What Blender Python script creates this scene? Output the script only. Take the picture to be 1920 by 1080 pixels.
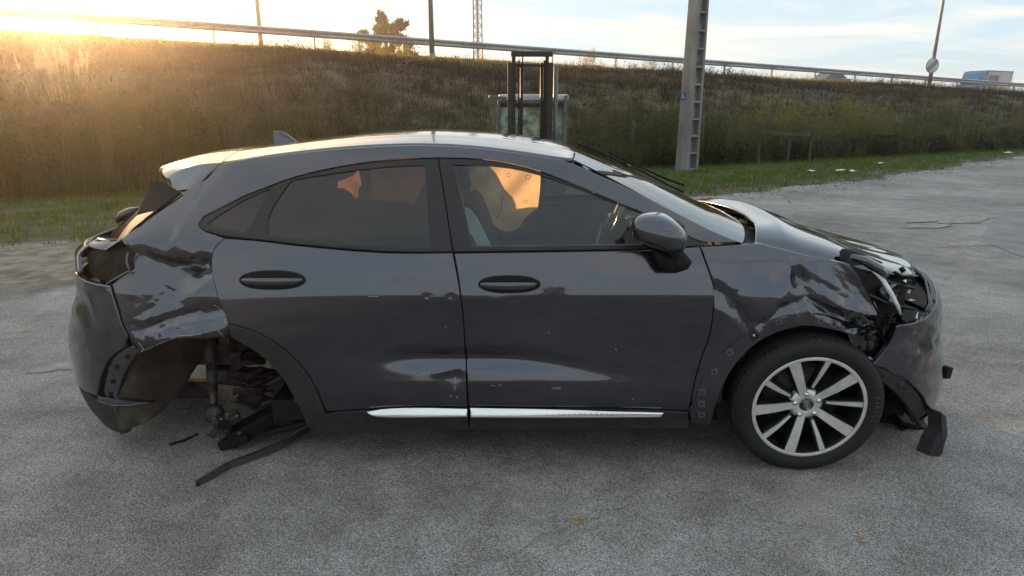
import bpy, bmesh, math, random
import numpy as np
from mathutils import Vector, Matrix, Euler
from mathutils.geometry import delaunay_2d_cdt
R = math.radians
rng = np.random.default_rng(7)
random.seed(7)
for o in list(bpy.data.objects): bpy.data.objects.remove(o)
scene = bpy.context.scene
COL = scene.collection

# ------------------------------------------------------------------ camera
CAM = np.array([0.0, -2.57, 1.60]); PITCH = math.atan(.279); FPX = 1200.0
cam_d = bpy.data.cameras.new('camera'); cam = bpy.data.objects.new('camera', cam_d); COL.objects.link(cam)
cam_d.sensor_width = 36; cam_d.lens = FPX / 1920 * 36; cam_d.clip_start = .05; cam_d.clip_end = 6000
cam.location = CAM; cam.rotation_euler = (R(90) - PITCH, 0, 0)
scene.camera = cam

# ------------------------------------------------------------------ light
SUN_EL, SUN_AZ = R(8.8), R(-34.0)          # azimuth from +Y towards +X
sun_dir = Vector((math.sin(SUN_AZ) * math.cos(SUN_EL), math.cos(SUN_AZ) * math.cos(SUN_EL), math.sin(SUN_EL)))
world = bpy.data.worlds.new('World'); scene.world = world; world.use_nodes = True
wn = world.node_tree; wn.nodes.clear()
def wnode(t, **k):
    n = wn.nodes.new(t)
    for a, b in k.items(): setattr(n, a, b)
    return n
def wl(a, b): wn.links.new(a, b)
sky = wnode('ShaderNodeTexSky', sky_type='NISHITA', sun_disc=False)
sky.sun_elevation = SUN_EL; sky.sun_rotation = SUN_AZ
sky.air_density = 1.0; sky.dust_density = .5; sky.ozone_density = 1.0; sky.altitude = 50
# thin cirrus: noise on a high plane crossed by the view direction
tc = wnode('ShaderNodeTexCoord')
sep = wnode('ShaderNodeSeparateXYZ'); wl(tc.outputs['Generated'], sep.inputs[0])
mz = wnode('ShaderNodeMath', operation='MAXIMUM'); wl(sep.outputs['Z'], mz.inputs[0]); mz.inputs[1].default_value = .0
az_ = wnode('ShaderNodeMath', operation='ADD'); wl(mz.outputs[0], az_.inputs[0]); az_.inputs[1].default_value = .10
dv = wnode('ShaderNodeVectorMath', operation='DIVIDE'); wl(tc.outputs['Generated'], dv.inputs[0])
cmb = wnode('ShaderNodeCombineXYZ'); [wl(az_.outputs[0], cmb.inputs[i]) for i in range(3)]
wl(cmb.outputs[0], dv.inputs[1])
mp = wnode('ShaderNodeMapping'); wl(dv.outputs[0], mp.inputs['Vector'])
mp.inputs['Rotation'].default_value = (0, 0, R(-28)); mp.inputs['Scale'].default_value = (.55, 1.15, 0)
ns = wnode('ShaderNodeTexNoise'); wl(mp.outputs[0], ns.inputs['Vector'])
ns.inputs['Scale'].default_value = 1.05; ns.inputs['Detail'].default_value = 7; ns.inputs['Roughness'].default_value = .56
ns.inputs['Distortion'].default_value = .9
cr = wnode('ShaderNodeValToRGB'); wl(ns.outputs['Fac'], cr.inputs[0])
cr.color_ramp.elements[0].position = .43; cr.color_ramp.elements[1].position = .64
# sun-ward forward scatter makes cloud towards the sun warmer and brighter
dt = wnode('ShaderNodeVectorMath', operation='DOT_PRODUCT'); wl(tc.outputs['Generated'], dt.inputs[0]); dt.inputs[1].default_value = sun_dir
pr = wnode('ShaderNodeMapRange'); wl(dt.outputs['Value'], pr.inputs[0])
pr.inputs[1].default_value = .3; pr.inputs[2].default_value = 1.0; pr.inputs[3].default_value = 0; pr.inputs[4].default_value = 1
pw = wnode('ShaderNodeMath', operation='POWER'); wl(pr.outputs[0], pw.inputs[0]); pw.inputs[1].default_value = 3.0
ccol = wnode('ShaderNodeMix', data_type='RGBA'); wl(pw.outputs[0], ccol.inputs[0])
ccol.inputs[6].default_value = (5.0, 4.7, 4.2, 1); ccol.inputs[7].default_value = (6.0, 4.9, 3.5, 1)
# a thin veil over the whole dome under the brighter streaks
veil = wnode('ShaderNodeMix', data_type='RGBA'); veil.inputs[0].default_value = .84; wl(sky.outputs[0], veil.inputs[6]); veil.inputs[7].default_value = (3.0, 3.75, 4.35, 1)
au = wnode('ShaderNodeMapRange'); wl(dt.outputs['Value'], au.inputs[0]); au.inputs[1].default_value = .80; au.inputs[2].default_value = 1.0; au.inputs[3].default_value = 0; au.inputs[4].default_value = 1
aup = wnode('ShaderNodeMath', operation='POWER'); wl(au.outputs[0], aup.inputs[0]); aup.inputs[1].default_value = 3.2
aum = wnode('ShaderNodeMix', data_type='RGBA'); wl(aup.outputs[0], aum.inputs[0]); wl(veil.outputs[2], aum.inputs[6]); aum.inputs[7].default_value = (8.5, 5.8, 2.6, 1)
mx = wnode('ShaderNodeMix', data_type='RGBA'); wl(aum.outputs[2], mx.inputs[6]); wl(ccol.outputs[2], mx.inputs[7])
cf = wnode('ShaderNodeMath', operation='MULTIPLY'); wl(cr.outputs['Color'], cf.inputs[0]); cf.inputs[1].default_value = .8
wl(cf.outputs[0], mx.inputs[0])
bg = wnode('ShaderNodeBackground'); bg.inputs['Strength'].default_value = .10
wl(mx.outputs[2], bg.inputs['Color'])
wo = wnode('ShaderNodeOutputWorld'); wl(bg.outputs[0], wo.inputs['Surface'])

sl = bpy.data.lights.new('sun', 'SUN'); sun = bpy.data.objects.new('sun', sl); COL.objects.link(sun)
sl.energy = 5.0; sl.angle = R(.53); sl.color = (1.0, .55, .24)
sun.rotation_euler = (-sun_dir).to_track_quat('-Z', 'Y').to_euler()
scene.view_settings.view_transform = 'Standard'; scene.view_settings.look = 'None'
scene.view_settings.gamma = 1.0; scene.view_settings.exposure = 1.25
scene.cycles.use_denoising = True
scene.cycles.max_bounces = 10; scene.cycles.transparent_max_bounces = 24
scene.cycles.sample_clamp_indirect = 6.0

# ------------------------------------------------------------------ helpers
def lab(o, label=None, cat=None, group=None, kind=None):
    if label: o['label'] = label
    if cat: o['category'] = cat
    if group: o['group'] = group
    if kind: o['kind'] = kind
    return o
def empty(name, loc=(0, 0, 0), parent=None, rz=0):
    o = bpy.data.objects.new(name, None); COL.objects.link(o); o.location = loc; o.rotation_euler.z = rz
    o.empty_display_size = .2
    if parent: o.parent = parent
    return o
def link_mesh(name, me, mats, parent=None, loc=(0, 0, 0)):
    o = bpy.data.objects.new(name, me); COL.objects.link(o); o.location = loc
    for m in (mats if isinstance(mats, (list, tuple)) else [mats]):
        me.materials.append(m)
    if parent: o.parent = parent
    return o
def mesh_np(name, V, F, smooth=False):
    """F: int array (n,3|4) or list of lists"""
    me = bpy.data.meshes.new(name)
    if isinstance(F, np.ndarray):
        n, k = F.shape
        me.vertices.add(len(V)); me.vertices.foreach_set('co', np.asarray(V, np.float32).ravel())
        me.loops.add(n * k); me.loops.foreach_set('vertex_index', F.astype(np.int32).ravel())
        me.polygons.add(n); me.polygons.foreach_set('loop_start', np.arange(0, n * k, k, dtype=np.int32))
        me.polygons.foreach_set('loop_total', np.full(n, k, np.int32))
        me.update(calc_edges=True); me.validate()
    else:
        me.from_pydata([tuple(v) for v in V], [], [tuple(f) for f in F]); me.update()
    if smooth: me.polygons.foreach_set('use_smooth', np.ones(len(me.polygons), bool))
    return me
class MB:
    """collects simple shapes, links them as one mesh object"""
    def __init__(s): s.v = []; s.f = []; s.sm = []; s.mi = []
    def add(s, V, F, smooth=False, m=0):
        b = len(s.v); s.v += [tuple(map(float, v)) for v in V]
        s.f += [tuple(b + i for i in f) for f in F]; s.sm += [smooth] * len(F); s.mi += [m] * len(F); return s
    def box(s, c, d, rot=None, m=0, taper=1.0):
        hx, hy, hz = d[0] / 2, d[1] / 2, d[2] / 2; V = []
        for z in (-1, 1):
            t = taper if z > 0 else 1
            for x, y in ((-1, -1), (1, -1), (1, 1), (-1, 1)): V.append(Vector((x * hx * t, y * hy * t, z * hz)))
        if rot is not None:
            M = rot if isinstance(rot, Matrix) else Euler(rot).to_matrix(); V = [M @ v for v in V]
        V = [v + Vector(c) for v in V]
        return s.add(V, [(3, 2, 1, 0), (4, 5, 6, 7), (0, 1, 5, 4), (1, 2, 6, 5), (2, 3, 7, 6), (3, 0, 4, 7)], m=m)
    def bar(s, a, b, w, h, up=(0, 0, 1), m=0):
        a, b = Vector(a), Vector(b); d = (b - a); L = d.length; d.normalize(); u = Vector(up)
        x = d.cross(u)
        if x.length < 1e-4: x = d.cross(Vector((1, 0, 0)))
        x.normalize(); u = x.cross(d); M = Matrix((x, d, u)).transposed()
        return s.box((a + b) / 2, (w, L, h), M, m=m)
    def tube(s, pts, r, n=8, cap=True, m=0, closed=False, smooth=True):
        pts = [Vector(p) for p in pts]; N = len(pts)
        rr = r if isinstance(r, (list, tuple, np.ndarray)) else [r] * N
        V = []; up = None
        for i, p in enumerate(pts):
            a = pts[i - 1] if (i > 0 or closed) else p; b = pts[(i + 1) % N] if (i < N - 1 or closed) else p
            t = (b - a).normalized()
            if up is None:
                up = Vector((0, 0, 1)) if abs(t.z) < .9 else Vector((1, 0, 0))
            x = t.cross(up)
            if x.length < 1e-5: x = t.cross(Vector((0, 1, .1)))
            x.normalize(); up = x.cross(t).normalized()
            for k in range(n):
                q = 2 * math.pi * k / n; V.append(p + (x * math.cos(q) + up * math.sin(q)) * rr[i])
        F = []
        for i in range(N if closed else N - 1):
            j = (i + 1) % N
            for k in range(n):
                l = (k + 1) % n; F.append((i * n + k, i * n + l, j * n + l, j * n + k))
        s.add(V, F, smooth, m)
        if cap and not closed:
            b = len(s.v) - len(V)
            s.f += [tuple(b + k for k in reversed(range(n))), tuple(b + (N - 1) * n + k for k in range(n))]
            s.sm += [False, False]; s.mi += [m, m]
        return s
    def lathe(s, prof, n=32, M=None, m=0, smooth=True, closed=False):
        """prof: (radius, axial) pairs about local Z"""
        M = M or Matrix(); V = []; K = len(prof)
        for r, a in prof:
            for k in range(n):
                q = 2 * math.pi * k / n; V.append(M @ Vector((r * math.cos(q), r * math.sin(q), a)))
        F = []
        for i in range(K if closed else K - 1):
            i2 = (i + 1) % K
            for k in range(n):
                l = (k + 1) % n; F.append((i * n + k, i * n + l, i2 * n + l, i2 * n + k))
        return s.add(V, F, smooth, m)
    def prism(s, poly, M, d0, d1, m=0):
        """closed 2-D polygon extruded along local Z"""
        n = len(poly); V = [M @ Vector((x, y, d0)) for x, y in poly] + [M @ Vector((x, y, d1)) for x, y in poly]
        F = [tuple(reversed(range(n))), tuple(range(n, 2 * n))] + [(i, (i + 1) % n, n + (i + 1) % n, n + i) for i in range(n)]
        return s.add(V, F, m=m)
    def build(s, name, mats, parent=None, bevel=0, loc=(0, 0, 0)):
        me = bpy.data.meshes.new(name); me.from_pydata(s.v, [], s.f)
        me.polygons.foreach_set('use_smooth', s.sm); me.polygons.foreach_set('material_index', s.mi); me.update()
        o = link_mesh(name, me, mats, parent, loc)
        if bevel:
            b = o.modifiers.new('bevel', 'BEVEL'); b.width = bevel; b.segments = 2; b.limit_method = 'ANGLE'; b.angle_limit = R(40)
        return o
def copy_tree(o, parent=None):
    c = o.copy(); COL.objects.link(c); c.parent = parent
    for ch in list(o.children): copy_tree(ch, c)
    return c

# ------------------------------------------------------------------ materials
MATS = {}
def pmat(name, c1, c2=None, scale=6.0, rough=.6, rough2=None, metal=0.0, coat=0.0, bump=0.0, bscale=None, detail=6, spec=.5,
         lo=.35, hi=.65, trans=0.0, aniso=None, coat_rough=.03, coords='Object', bdist=.01):
    if name in MATS: return MATS[name]
    m = bpy.data.materials.new(name); m.use_nodes = True; nt = m.node_tree; N = nt.nodes; L = nt.links
    b = N['Principled BSDF']; b.inputs['Roughness'].default_value = rough; b.inputs['Metallic'].default_value = metal
    b.inputs['Coat Weight'].default_value = coat; b.inputs['Coat Roughness'].default_value = coat_rough
    b.inputs['Specular IOR Level'].default_value = spec
    t = N.new('ShaderNodeTexCoord'); n = N.new('ShaderNodeTexNoise'); n.inputs['Scale'].default_value = scale; n.inputs['Detail'].default_value = detail
    mpn = N.new('ShaderNodeMapping'); L.new(t.outputs[coords], mpn.inputs[0]); L.new(mpn.outputs[0], n.inputs['Vector'])
    if aniso: mpn.inputs['Scale'].default_value = aniso
    r = N.new('ShaderNodeValToRGB'); L.new(n.outputs['Fac'], r.inputs[0])
    c2 = c2 or tuple(x * .7 for x in c1)
    r.color_ramp.elements[0].position = lo; r.color_ramp.elements[1].position = hi
    r.color_ramp.elements[0].color = (*c2, 1); r.color_ramp.elements[1].color = (*c1, 1)
    L.new(r.outputs[0], b.inputs['Base Color'])
    if rough2 is not None:
        mr = N.new('ShaderNodeMapRange'); L.new(n.outputs['Fac'], mr.inputs[0]); mr.inputs[1].default_value = lo; mr.inputs[2].default_value = hi
        mr.inputs[3].default_value = rough2; mr.inputs[4].default_value = rough; L.new(mr.outputs[0], b.inputs['Roughness'])
    if bump:
        n2 = N.new('ShaderNodeTexNoise'); n2.inputs['Scale'].default_value = bscale or scale * 4; n2.inputs['Detail'].default_value = 5
        L.new(mpn.outputs[0], n2.inputs['Vector'])
        bp = N.new('ShaderNodeBump'); bp.inputs['Strength'].default_value = bump; bp.inputs['Distance'].default_value = bdist
        L.new(n2.outputs['Fac'], bp.inputs['Height']); L.new(bp.outputs[0], b.inputs['Normal'])
    if trans:
        tr = N.new('ShaderNodeBsdfTranslucent'); L.new(r.outputs[0], tr.inputs[0]); ms = N.new('ShaderNodeMixShader'); ms.inputs[0].default_value = trans
        L.new(b.outputs[0], ms.inputs[1]); L.new(tr.outputs[0], ms.inputs[2]); L.new(ms.outputs[0], N['Material Output'].inputs[0])
    MATS[name] = m; return m
def foliage_mat(name, cols, trans=.35, rough=.7):
    """colour picked from the 'tint' attribute of each tuft"""
    m = bpy.data.materials.new(name); m.use_nodes = True; N = m.node_tree.nodes; L = m.node_tree.links
    b = N['Principled BSDF']; b.inputs['Roughness'].default_value = rough; b.inputs['Specular IOR Level'].default_value = .2
    a = N.new('ShaderNodeAttribute'); a.attribute_name = 'tint'
    r = N.new('ShaderNodeValToRGB'); L.new(a.outputs['Fac'], r.inputs[0])
    e = r.color_ramp.elements
    while len(e) < len(cols): e.new(.5)
    for i, c in enumerate(cols): e[i].position = i / (len(cols) - 1); e[i].color = (*c, 1)
    L.new(r.outputs[0], b.inputs['Base Color'])
    tr = N.new('ShaderNodeBsdfTranslucent'); L.new(r.outputs[0], tr.inputs[0])
    ms = N.new('ShaderNodeMixShader'); ms.inputs[0].default_value = trans
    L.new(b.outputs[0], ms.inputs[1]); L.new(tr.outputs[0], ms.inputs[2]); L.new(ms.outputs[0], N['Material Output'].inputs[0])
    return m
def glass_mat(name, tint, refl=1.0, rough=0.0, dirt_sheen=0.0):
    """thin pane: tinted see-through plus a mirror reflection that follows the angle"""
    m = bpy.data.materials.new(name); m.use_nodes = True; N = m.node_tree.nodes; L = m.node_tree.links
    N.remove(N['Principled BSDF'])
    t = N.new('ShaderNodeBsdfTransparent'); t.inputs[0].default_value = (*tint, 1)
    g = N.new('ShaderNodeBsdfGlossy'); g.inputs['Roughness'].default_value = rough; g.inputs[0].default_value = (refl, refl, refl, 1)
    lw = N.new('ShaderNodeLayerWeight'); lw.inputs[0].default_value = .5
    p5 = N.new('ShaderNodeMath'); p5.operation = 'POWER'; L.new(lw.outputs['Facing'], p5.inputs[0]); p5.inputs[1].default_value = 5
    f = N.new('ShaderNodeMapRange'); L.new(p5.outputs[0], f.inputs[0]); f.inputs[3].default_value = .055; f.inputs[4].default_value = 1.0
    ms = N.new('ShaderNodeMixShader'); L.new(f.outputs[0], ms.inputs[0]); L.new(t.outputs[0], ms.inputs[1]); L.new(g.outputs[0], ms.inputs[2])
    out = ms
    if dirt_sheen:
        d = N.new('ShaderNodeBsdfDiffuse'); d.inputs[0].default_value = (.35, .33, .3, 1)
        n = N.new('ShaderNodeTexNoise'); n.inputs['Scale'].default_value = 7; n.inputs['Detail'].default_value = 8
        r = N.new('ShaderNodeMapRange'); r.inputs[1].default_value = .4; r.inputs[2].default_value = .8; r.inputs[3].default_value = dirt_sheen * .3; r.inputs[4].default_value = dirt_sheen * 2
        tcx = N.new('ShaderNodeTexCoord'); L.new(tcx.outputs['Object'], n.inputs['Vector'])
        L.new(n.outputs['Fac'], r.inputs[0]); m2 = N.new('ShaderNodeMixShader'); L.new(r.outputs[0], m2.inputs[0]); L.new(ms.outputs[0], m2.inputs[1]); L.new(d.outputs[0], m2.inputs[2]); out = m2
    L.new(out.outputs[0], N['Material Output'].inputs[0]); return m

# rays of the surveyed photograph, for measuring points on known planes
def ray(px, py):
    u = (px - 960) / FPX; v = (540 - py) / FPX
    return np.array([u, math.cos(PITCH) + v * math.sin(PITCH), -math.sin(PITCH) + v * math.cos(PITCH)])
def on_z(px, py, z): d = ray(px, py); return CAM + d * ((z - CAM[2]) / d[2])
def on_y(px, py, y): d = ray(px, py); return CAM + d * ((y - CAM[1]) / d[1])
def sstep(a, b, x):
    t = np.clip((np.asarray(x, float) - a) / (b - a), 0, 1); return t * t * (3 - 2 * t)

# ================================================================== SETTING
TH = R(27); U = np.array([math.cos(TH), math.sin(TH)]); NN = np.array([-math.sin(TH), math.cos(TH)])
def sn(s, n): return U[0] * s + NN[0] * n, U[1] * s + NN[1] * n
def crest_z(s): return 4.25 - .0213 * np.asarray(s, float)
def wob(s, n, a=1.0):
    return a * (.5 * np.sin(.9 * s + .3 * n) * np.sin(.7 * n - .2 * s) + .3 * np.sin(2.1 * s + 1.3 * n) + .2 * np.sin(3.7 * s - 2.9 * n))
TOE = 12.3
def verge_edge(s):
    s = np.asarray(s, float)
    return 7.1 + .12 * np.sin(s * 1.3) + .07 * np.sin(s * 3.1 + 1) + 3.4 * sstep(8, 30, s)
def terrain(s, n):
    s = np.asarray(s, float); n = np.asarray(n, float)
    k = crest_z(s) / 4.2
    prof = np.interp(n, [-400, 6, TOE, 13.0, 17.6, 20.0, 24, 26.4, 27.4, 28, 29, 400], [0, 0, .0, .25, 2.55, 2.95, 3.42, 3.80, 3.98, 4.08, 4.12, 4.12])
    bank = sstep(TOE, TOE + 2, n) * (1 - sstep(25.5, 27, n))
    return prof * k + (wob(s, n, .12) + .22 * np.sin(s * .37 + .8 * np.sin(n * .3)) * np.sin(n * .33 + .6)) * bank + .05 * sstep(verge_edge(s) + .1, verge_edge(s) + .6, n) * (1 - sstep(11, 13, n))

# bare ground / terrain in one sheet out to the horizon
def axis(lo, hi, fine0, fine1, st):
    a = list(np.arange(fine0, fine1 + 1e-6, st)); x = fine0; d = st
    while x > lo: d *= 1.5; x -= d; a.insert(0, max(x, lo))
    x = fine1; d = st
    while x < hi: d *= 1.5; x += d; a.append(min(x, hi))
    return np.array(a)
ss = axis(-3000, 3000, -30, 90, .7); nn_ = axis(-3000, 3000, 5, 30, .4)
SG, NG = np.meshgrid(ss, nn_, indexing='ij'); X, Y = sn(SG, NG)
sc_ = np.clip(SG, -60, 140); Z = terrain(sc_, NG)
far = sstep(60, 300, NG); Z = Z * (1 - far) - 3 * far
a, b = len(ss), len(nn_); idx = np.arange(a * b).reshape(a, b)
F = np.stack([idx[:-1, :-1], idx[1:, :-1], idx[1:, 1:], idx[:-1, 1:]], -1).reshape(-1, 4)
def soil_mat():
    m = pmat('soil', (.16, .125, .08), (.06, .05, .03), scale=1.6, rough=.95, bump=.8, bscale=9, bdist=.05, detail=9)
    return m
ground = link_mesh('ground', mesh_np('ground', np.stack([X, Y, Z], -1).reshape(-1, 3), F, True), soil_mat())
lab(ground, kind='structure')

# ---- weathered chip-seal asphalt
def asphalt_mat():
    m = bpy.data.materials.new('asphalt'); m.use_nodes = True; N = m.node_tree.nodes; L = m.node_tree.links
    b = N['Principled BSDF']; b.inputs['Roughness'].default_value = .82; b.inputs['Specular IOR Level'].default_value = .35
    t = N.new('ShaderNodeTexCoord')
    def noise(sc, det=6, ro=.55):
        n = N.new('ShaderNodeTexNoise'); n.inputs['Scale'].default_value = sc; n.inputs['Detail'].default_value = det; n.inputs['Roughness'].default_value = ro
        L.new(t.outputs['Object'], n.inputs['Vector']); return n
    def ramp(src, p0, p1, c0, c1):
        r = N.new('ShaderNodeValToRGB'); L.new(src, r.inputs[0]); e = r.color_ramp.elements
        e[0].position = p0; e[1].position = p1; e[0].color = (*c0, 1); e[1].color = (*c1, 1); return r
    def mix(f, a, c, mode='MIX'):
        x = N.new('ShaderNodeMix'); x.data_type = 'RGBA'; x.blend_type = mode
        if isinstance(f, (int, float)): x.inputs[0].default_value = f
        else: L.new(f, x.inputs[0])
        L.new(a, x.inputs[6])
        if isinstance(c, tuple): x.inputs[7].default_value = (*c, 1)
        else: L.new(c, x.inputs[7])
        return x.outputs[2]
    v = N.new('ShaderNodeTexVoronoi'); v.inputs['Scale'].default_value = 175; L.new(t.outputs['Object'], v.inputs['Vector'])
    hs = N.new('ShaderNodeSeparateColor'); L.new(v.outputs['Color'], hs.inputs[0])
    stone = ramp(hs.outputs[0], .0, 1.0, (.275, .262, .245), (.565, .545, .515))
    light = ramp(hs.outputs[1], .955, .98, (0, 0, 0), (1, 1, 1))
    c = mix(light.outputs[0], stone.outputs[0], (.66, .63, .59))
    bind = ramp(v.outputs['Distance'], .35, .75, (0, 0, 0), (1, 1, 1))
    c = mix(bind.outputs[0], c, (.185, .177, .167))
    big = ramp(noise(.55, 9, .62).outputs['Fac'], .33, .68, (.62, .61, .60), (1.18, 1.17, 1.16))
    c = mix(1.0, c, big.outputs[0], 'MULTIPLY')
    mid = ramp(noise(4.2, 8, .66).outputs['Fac'], .36, .62, (.80, .79, .79), (1.08, 1.08, 1.09))
    c = mix(1.0, c, mid.outputs[0], 'MULTIPLY')
    # drifting dust
    dn = ramp(noise(1.15, 7, .7).outputs['Fac'], .56, .74, (0, 0, 0), (.55, .55, .55))
    c = mix(dn.outputs[0], c, (.33, .30, .25))
    # dark oil and tyre smears
    mpn = N.new('ShaderNodeMapping'); mpn.inputs['Rotation'].default_value = (0, 0, R(24)); mpn.inputs['Scale'].default_value = (.35, 1.5, 1); L.new(t.outputs['Object'], mpn.inputs[0])
    on = N.new('ShaderNodeTexNoise'); on.inputs['Scale'].default_value = 1.3; on.inputs['Detail'].default_value = 6; L.new(mpn.outputs[0], on.inputs['Vector'])
    od = ramp(on.outputs['Fac'], .58, .76, (0, 0, 0), (.5, .5, .5)); c = mix(od.outputs[0], c, (.10, .10, .10))
    # hairline cracks, only where the surface has let go
    vc = N.new('ShaderNodeTexVoronoi'); vc.feature = 'DISTANCE_TO_EDGE'; vc.inputs['Scale'].default_value = .8
    wv = N.new('ShaderNodeMix'); wv.data_type = 'RGBA'; wv.blend_type = 'ADD'; wv.inputs[0].default_value = .22; L.new(t.outputs['Object'], wv.inputs[6]); L.new(noise(3.0, 6, .6).outputs['Color'], wv.inputs[7]); L.new(wv.outputs[2], vc.inputs['Vector'])
    ck = ramp(vc.outputs['Distance'], .004, .012, (1, 1, 1), (0, 0, 0)); cm_ = ramp(noise(.45, 3, .5).outputs['Fac'], .56, .70, (0, 0, 0), (.45, .45, .45))
    cmm = N.new('ShaderNodeMath'); cmm.operation = 'MULTIPLY'; L.new(ck.outputs[0], cmm.inputs[0]); L.new(cm_.outputs[0], cmm.inputs[1]); c = mix(cmm.outputs[0], c, (.06, .057, .054))
    # small rusty stains
    rn = ramp(noise(2.3, 3, .4).outputs['Fac'], .735, .80, (0, 0, 0), (.75, .75, .75)); c = mix(rn.outputs[0], c, (.19, .125, .05))
    L.new(c, b.inputs['Base Color'])
    # relief: aggregate, worn hollows
    bp = N.new('ShaderNodeBump'); bp.inputs['Strength'].default_value = .8; bp.inputs['Distance'].default_value = .004; bp.invert = True
    L.new(v.outputs['Distance'], bp.inputs['Height'])
    bp2 = N.new('ShaderNodeBump'); bp2.inputs['Strength'].default_value = .8; bp2.inputs['Distance'].default_value = .02
    L.new(noise(17, 8, .7).outputs['Fac'], bp2.inputs['Height']); L.new(bp.outputs[0], bp2.inputs['Normal']); L.new(bp2.outputs[0], b.inputs['Normal'])
    return m
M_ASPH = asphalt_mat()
# asphalt sheet: everything on the camera side of the ragged verge edge
es = np.concatenate([[-900], np.linspace(-40, 70, 440), [900]]); V = []; nrow = 26
rows = np.concatenate([[-900, -60], np.linspace(-12, 0, nrow - 2)]) 
for s_ in es:
    e_ = float(verge_edge(np.clip(s_, -40, 70))) + (random.uniform(-.07, .07) + .08 * math.sin(s_ * 5.3)) * (abs(s_) < 100)
    for r_ in rows:
        n_ = e_ + r_; x, y = sn(s_, n_)
        z = .012 + .010 * math.sin(.8 * x + .5 * y) * math.sin(.6 * y) * min(1, max(0, (math.hypot(x, y) - 4) / 4)) * (r_ < -.2) - (.0 if r_ < 0 else .012)
        V.append((x, y, z))
k = len(rows); idx = np.arange(len(es) * k).reshape(-1, k)
F = np.stack([idx[:-1, :-1], idx[1:, :-1], idx[1:, 1:], idx[:-1, 1:]], -1).reshape(-1, 4)
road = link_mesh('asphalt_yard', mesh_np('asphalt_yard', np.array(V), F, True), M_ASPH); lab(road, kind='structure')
GZ = .012

# the old patched carriageway edge at the right and broken potholes: darker, sunken, crumbling
M_POT = pmat('pothole_bed', (.36, .34, .31), (.24, .228, .21), scale=9, rough=.95, bump=1.0, bscale=40, bdist=.02)
def patch(name, cx, cy, rx, ry, rot, mat, z, jag=.25, n=46):
    V = [(cx, cy, z)]; 
    for i in range(n):
        q = 2 * math.pi * i / n; r = 1 + jag * (math.sin(3 * q + cx) * .5 + math.sin(7 * q + cy) * .3 + random.uniform(-.35, .35))
        x, y = rx * r * math.cos(q), ry * r * math.sin(q); V.append((cx + x * math.cos(rot) - y * math.sin(rot), cy + x * math.sin(rot) + y * math.cos(rot), z))
    o = link_mesh(name, mesh_np(name, V, [(0, i + 1, (i + 1) % n + 1) for i in range(n)]), mat); lab(o, kind='structure'); return o
for px, py, rx, ry in [(1800, 412, .8, .20), (1870, 392, .6, .16), (1745, 424, .4, .12), (1850, 455, .7, .16), (105, 690, .14, .07)]:
    p = on_z(px, py, GZ); patch('pothole', p[0], p[1], rx, ry, R(20), M_POT, GZ + .004, .45)
# worn newer asphalt strip with a lip at the far right
M_NEW = pmat('newer_asphalt', (.27, .265, .26), (.19, .187, .183), scale=3, rough=.85, bump=.9, bscale=160, bdist=.006, detail=9)
pl = [on_z(*q, GZ)[:2] for q in [(1842, 452), (1852, 430), (1872, 412), (1900, 395), (1990, 365), (2400, 330), (2400, 640), (1990, 510), (1905, 478)]]
o = link_mesh('repair_patch', mesh_np('repair_patch', [(x, y, GZ + .006) for x, y in pl], [tuple(range(len(pl)))]), M_NEW); lab(o, kind='structure')

# highway on top of the bank
V = []; F = []
for i, s_ in enumerate(np.linspace(-80, 260, 40)):
    for n_ in (28.6, 52): x, y = sn(s_, n_); V.append((x, y, float(crest_z(np.clip(s_, -60, 140))) * 1.0 + .03))
F = [(2 * i, 2 * i + 2, 2 * i + 3, 2 * i + 1) for i in range(39)]
hw = link_mesh('highway', mesh_np('highway', V, F), M_NEW); lab(hw, kind='structure')

# ------------------------------------------------------------------ vegetation
def tuft_template(nb, h, spread, w, lean, seed, curl=.5):
    r = np.random.default_rng(seed); V = []; F = []
    for i in range(nb):
        q = r.uniform(0, 2 * math.pi); rad = spread * math.sqrt(r.uniform()); bx, by = rad * math.cos(q), rad * math.sin(q)
        d = r.uniform(0, 2 * math.pi); L_ = h * r.uniform(.45, 1.0); le = lean * r.uniform(.2, 1.2)
        ox, oy = math.cos(d), math.sin(d); wx, wy = -oy * w / 2, ox * w / 2; b = len(V)
        m1 = le * L_ * .35; m2 = le * L_ * (1 + curl * r.uniform(0, .6)); hz = L_ * math.sqrt(max(.1, 1 - min(.9, le) ** 2 * .6))
        V += [(bx - wx, by - wy, -.03), (bx + wx, by + wy, -.03), (bx + ox * m1 - wx * .8, by + oy * m1 - wy * .8, hz * .55), (bx + ox * m1 + wx * .8, by + oy * m1 + wy * .8, hz * .55), (bx + ox * m2, by + oy * m2, hz)]
        F += [(b, b + 1, b + 3), (b, b + 3, b + 2), (b + 2, b + 3, b + 4)]
    return np.array(V), np.array(F)
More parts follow.
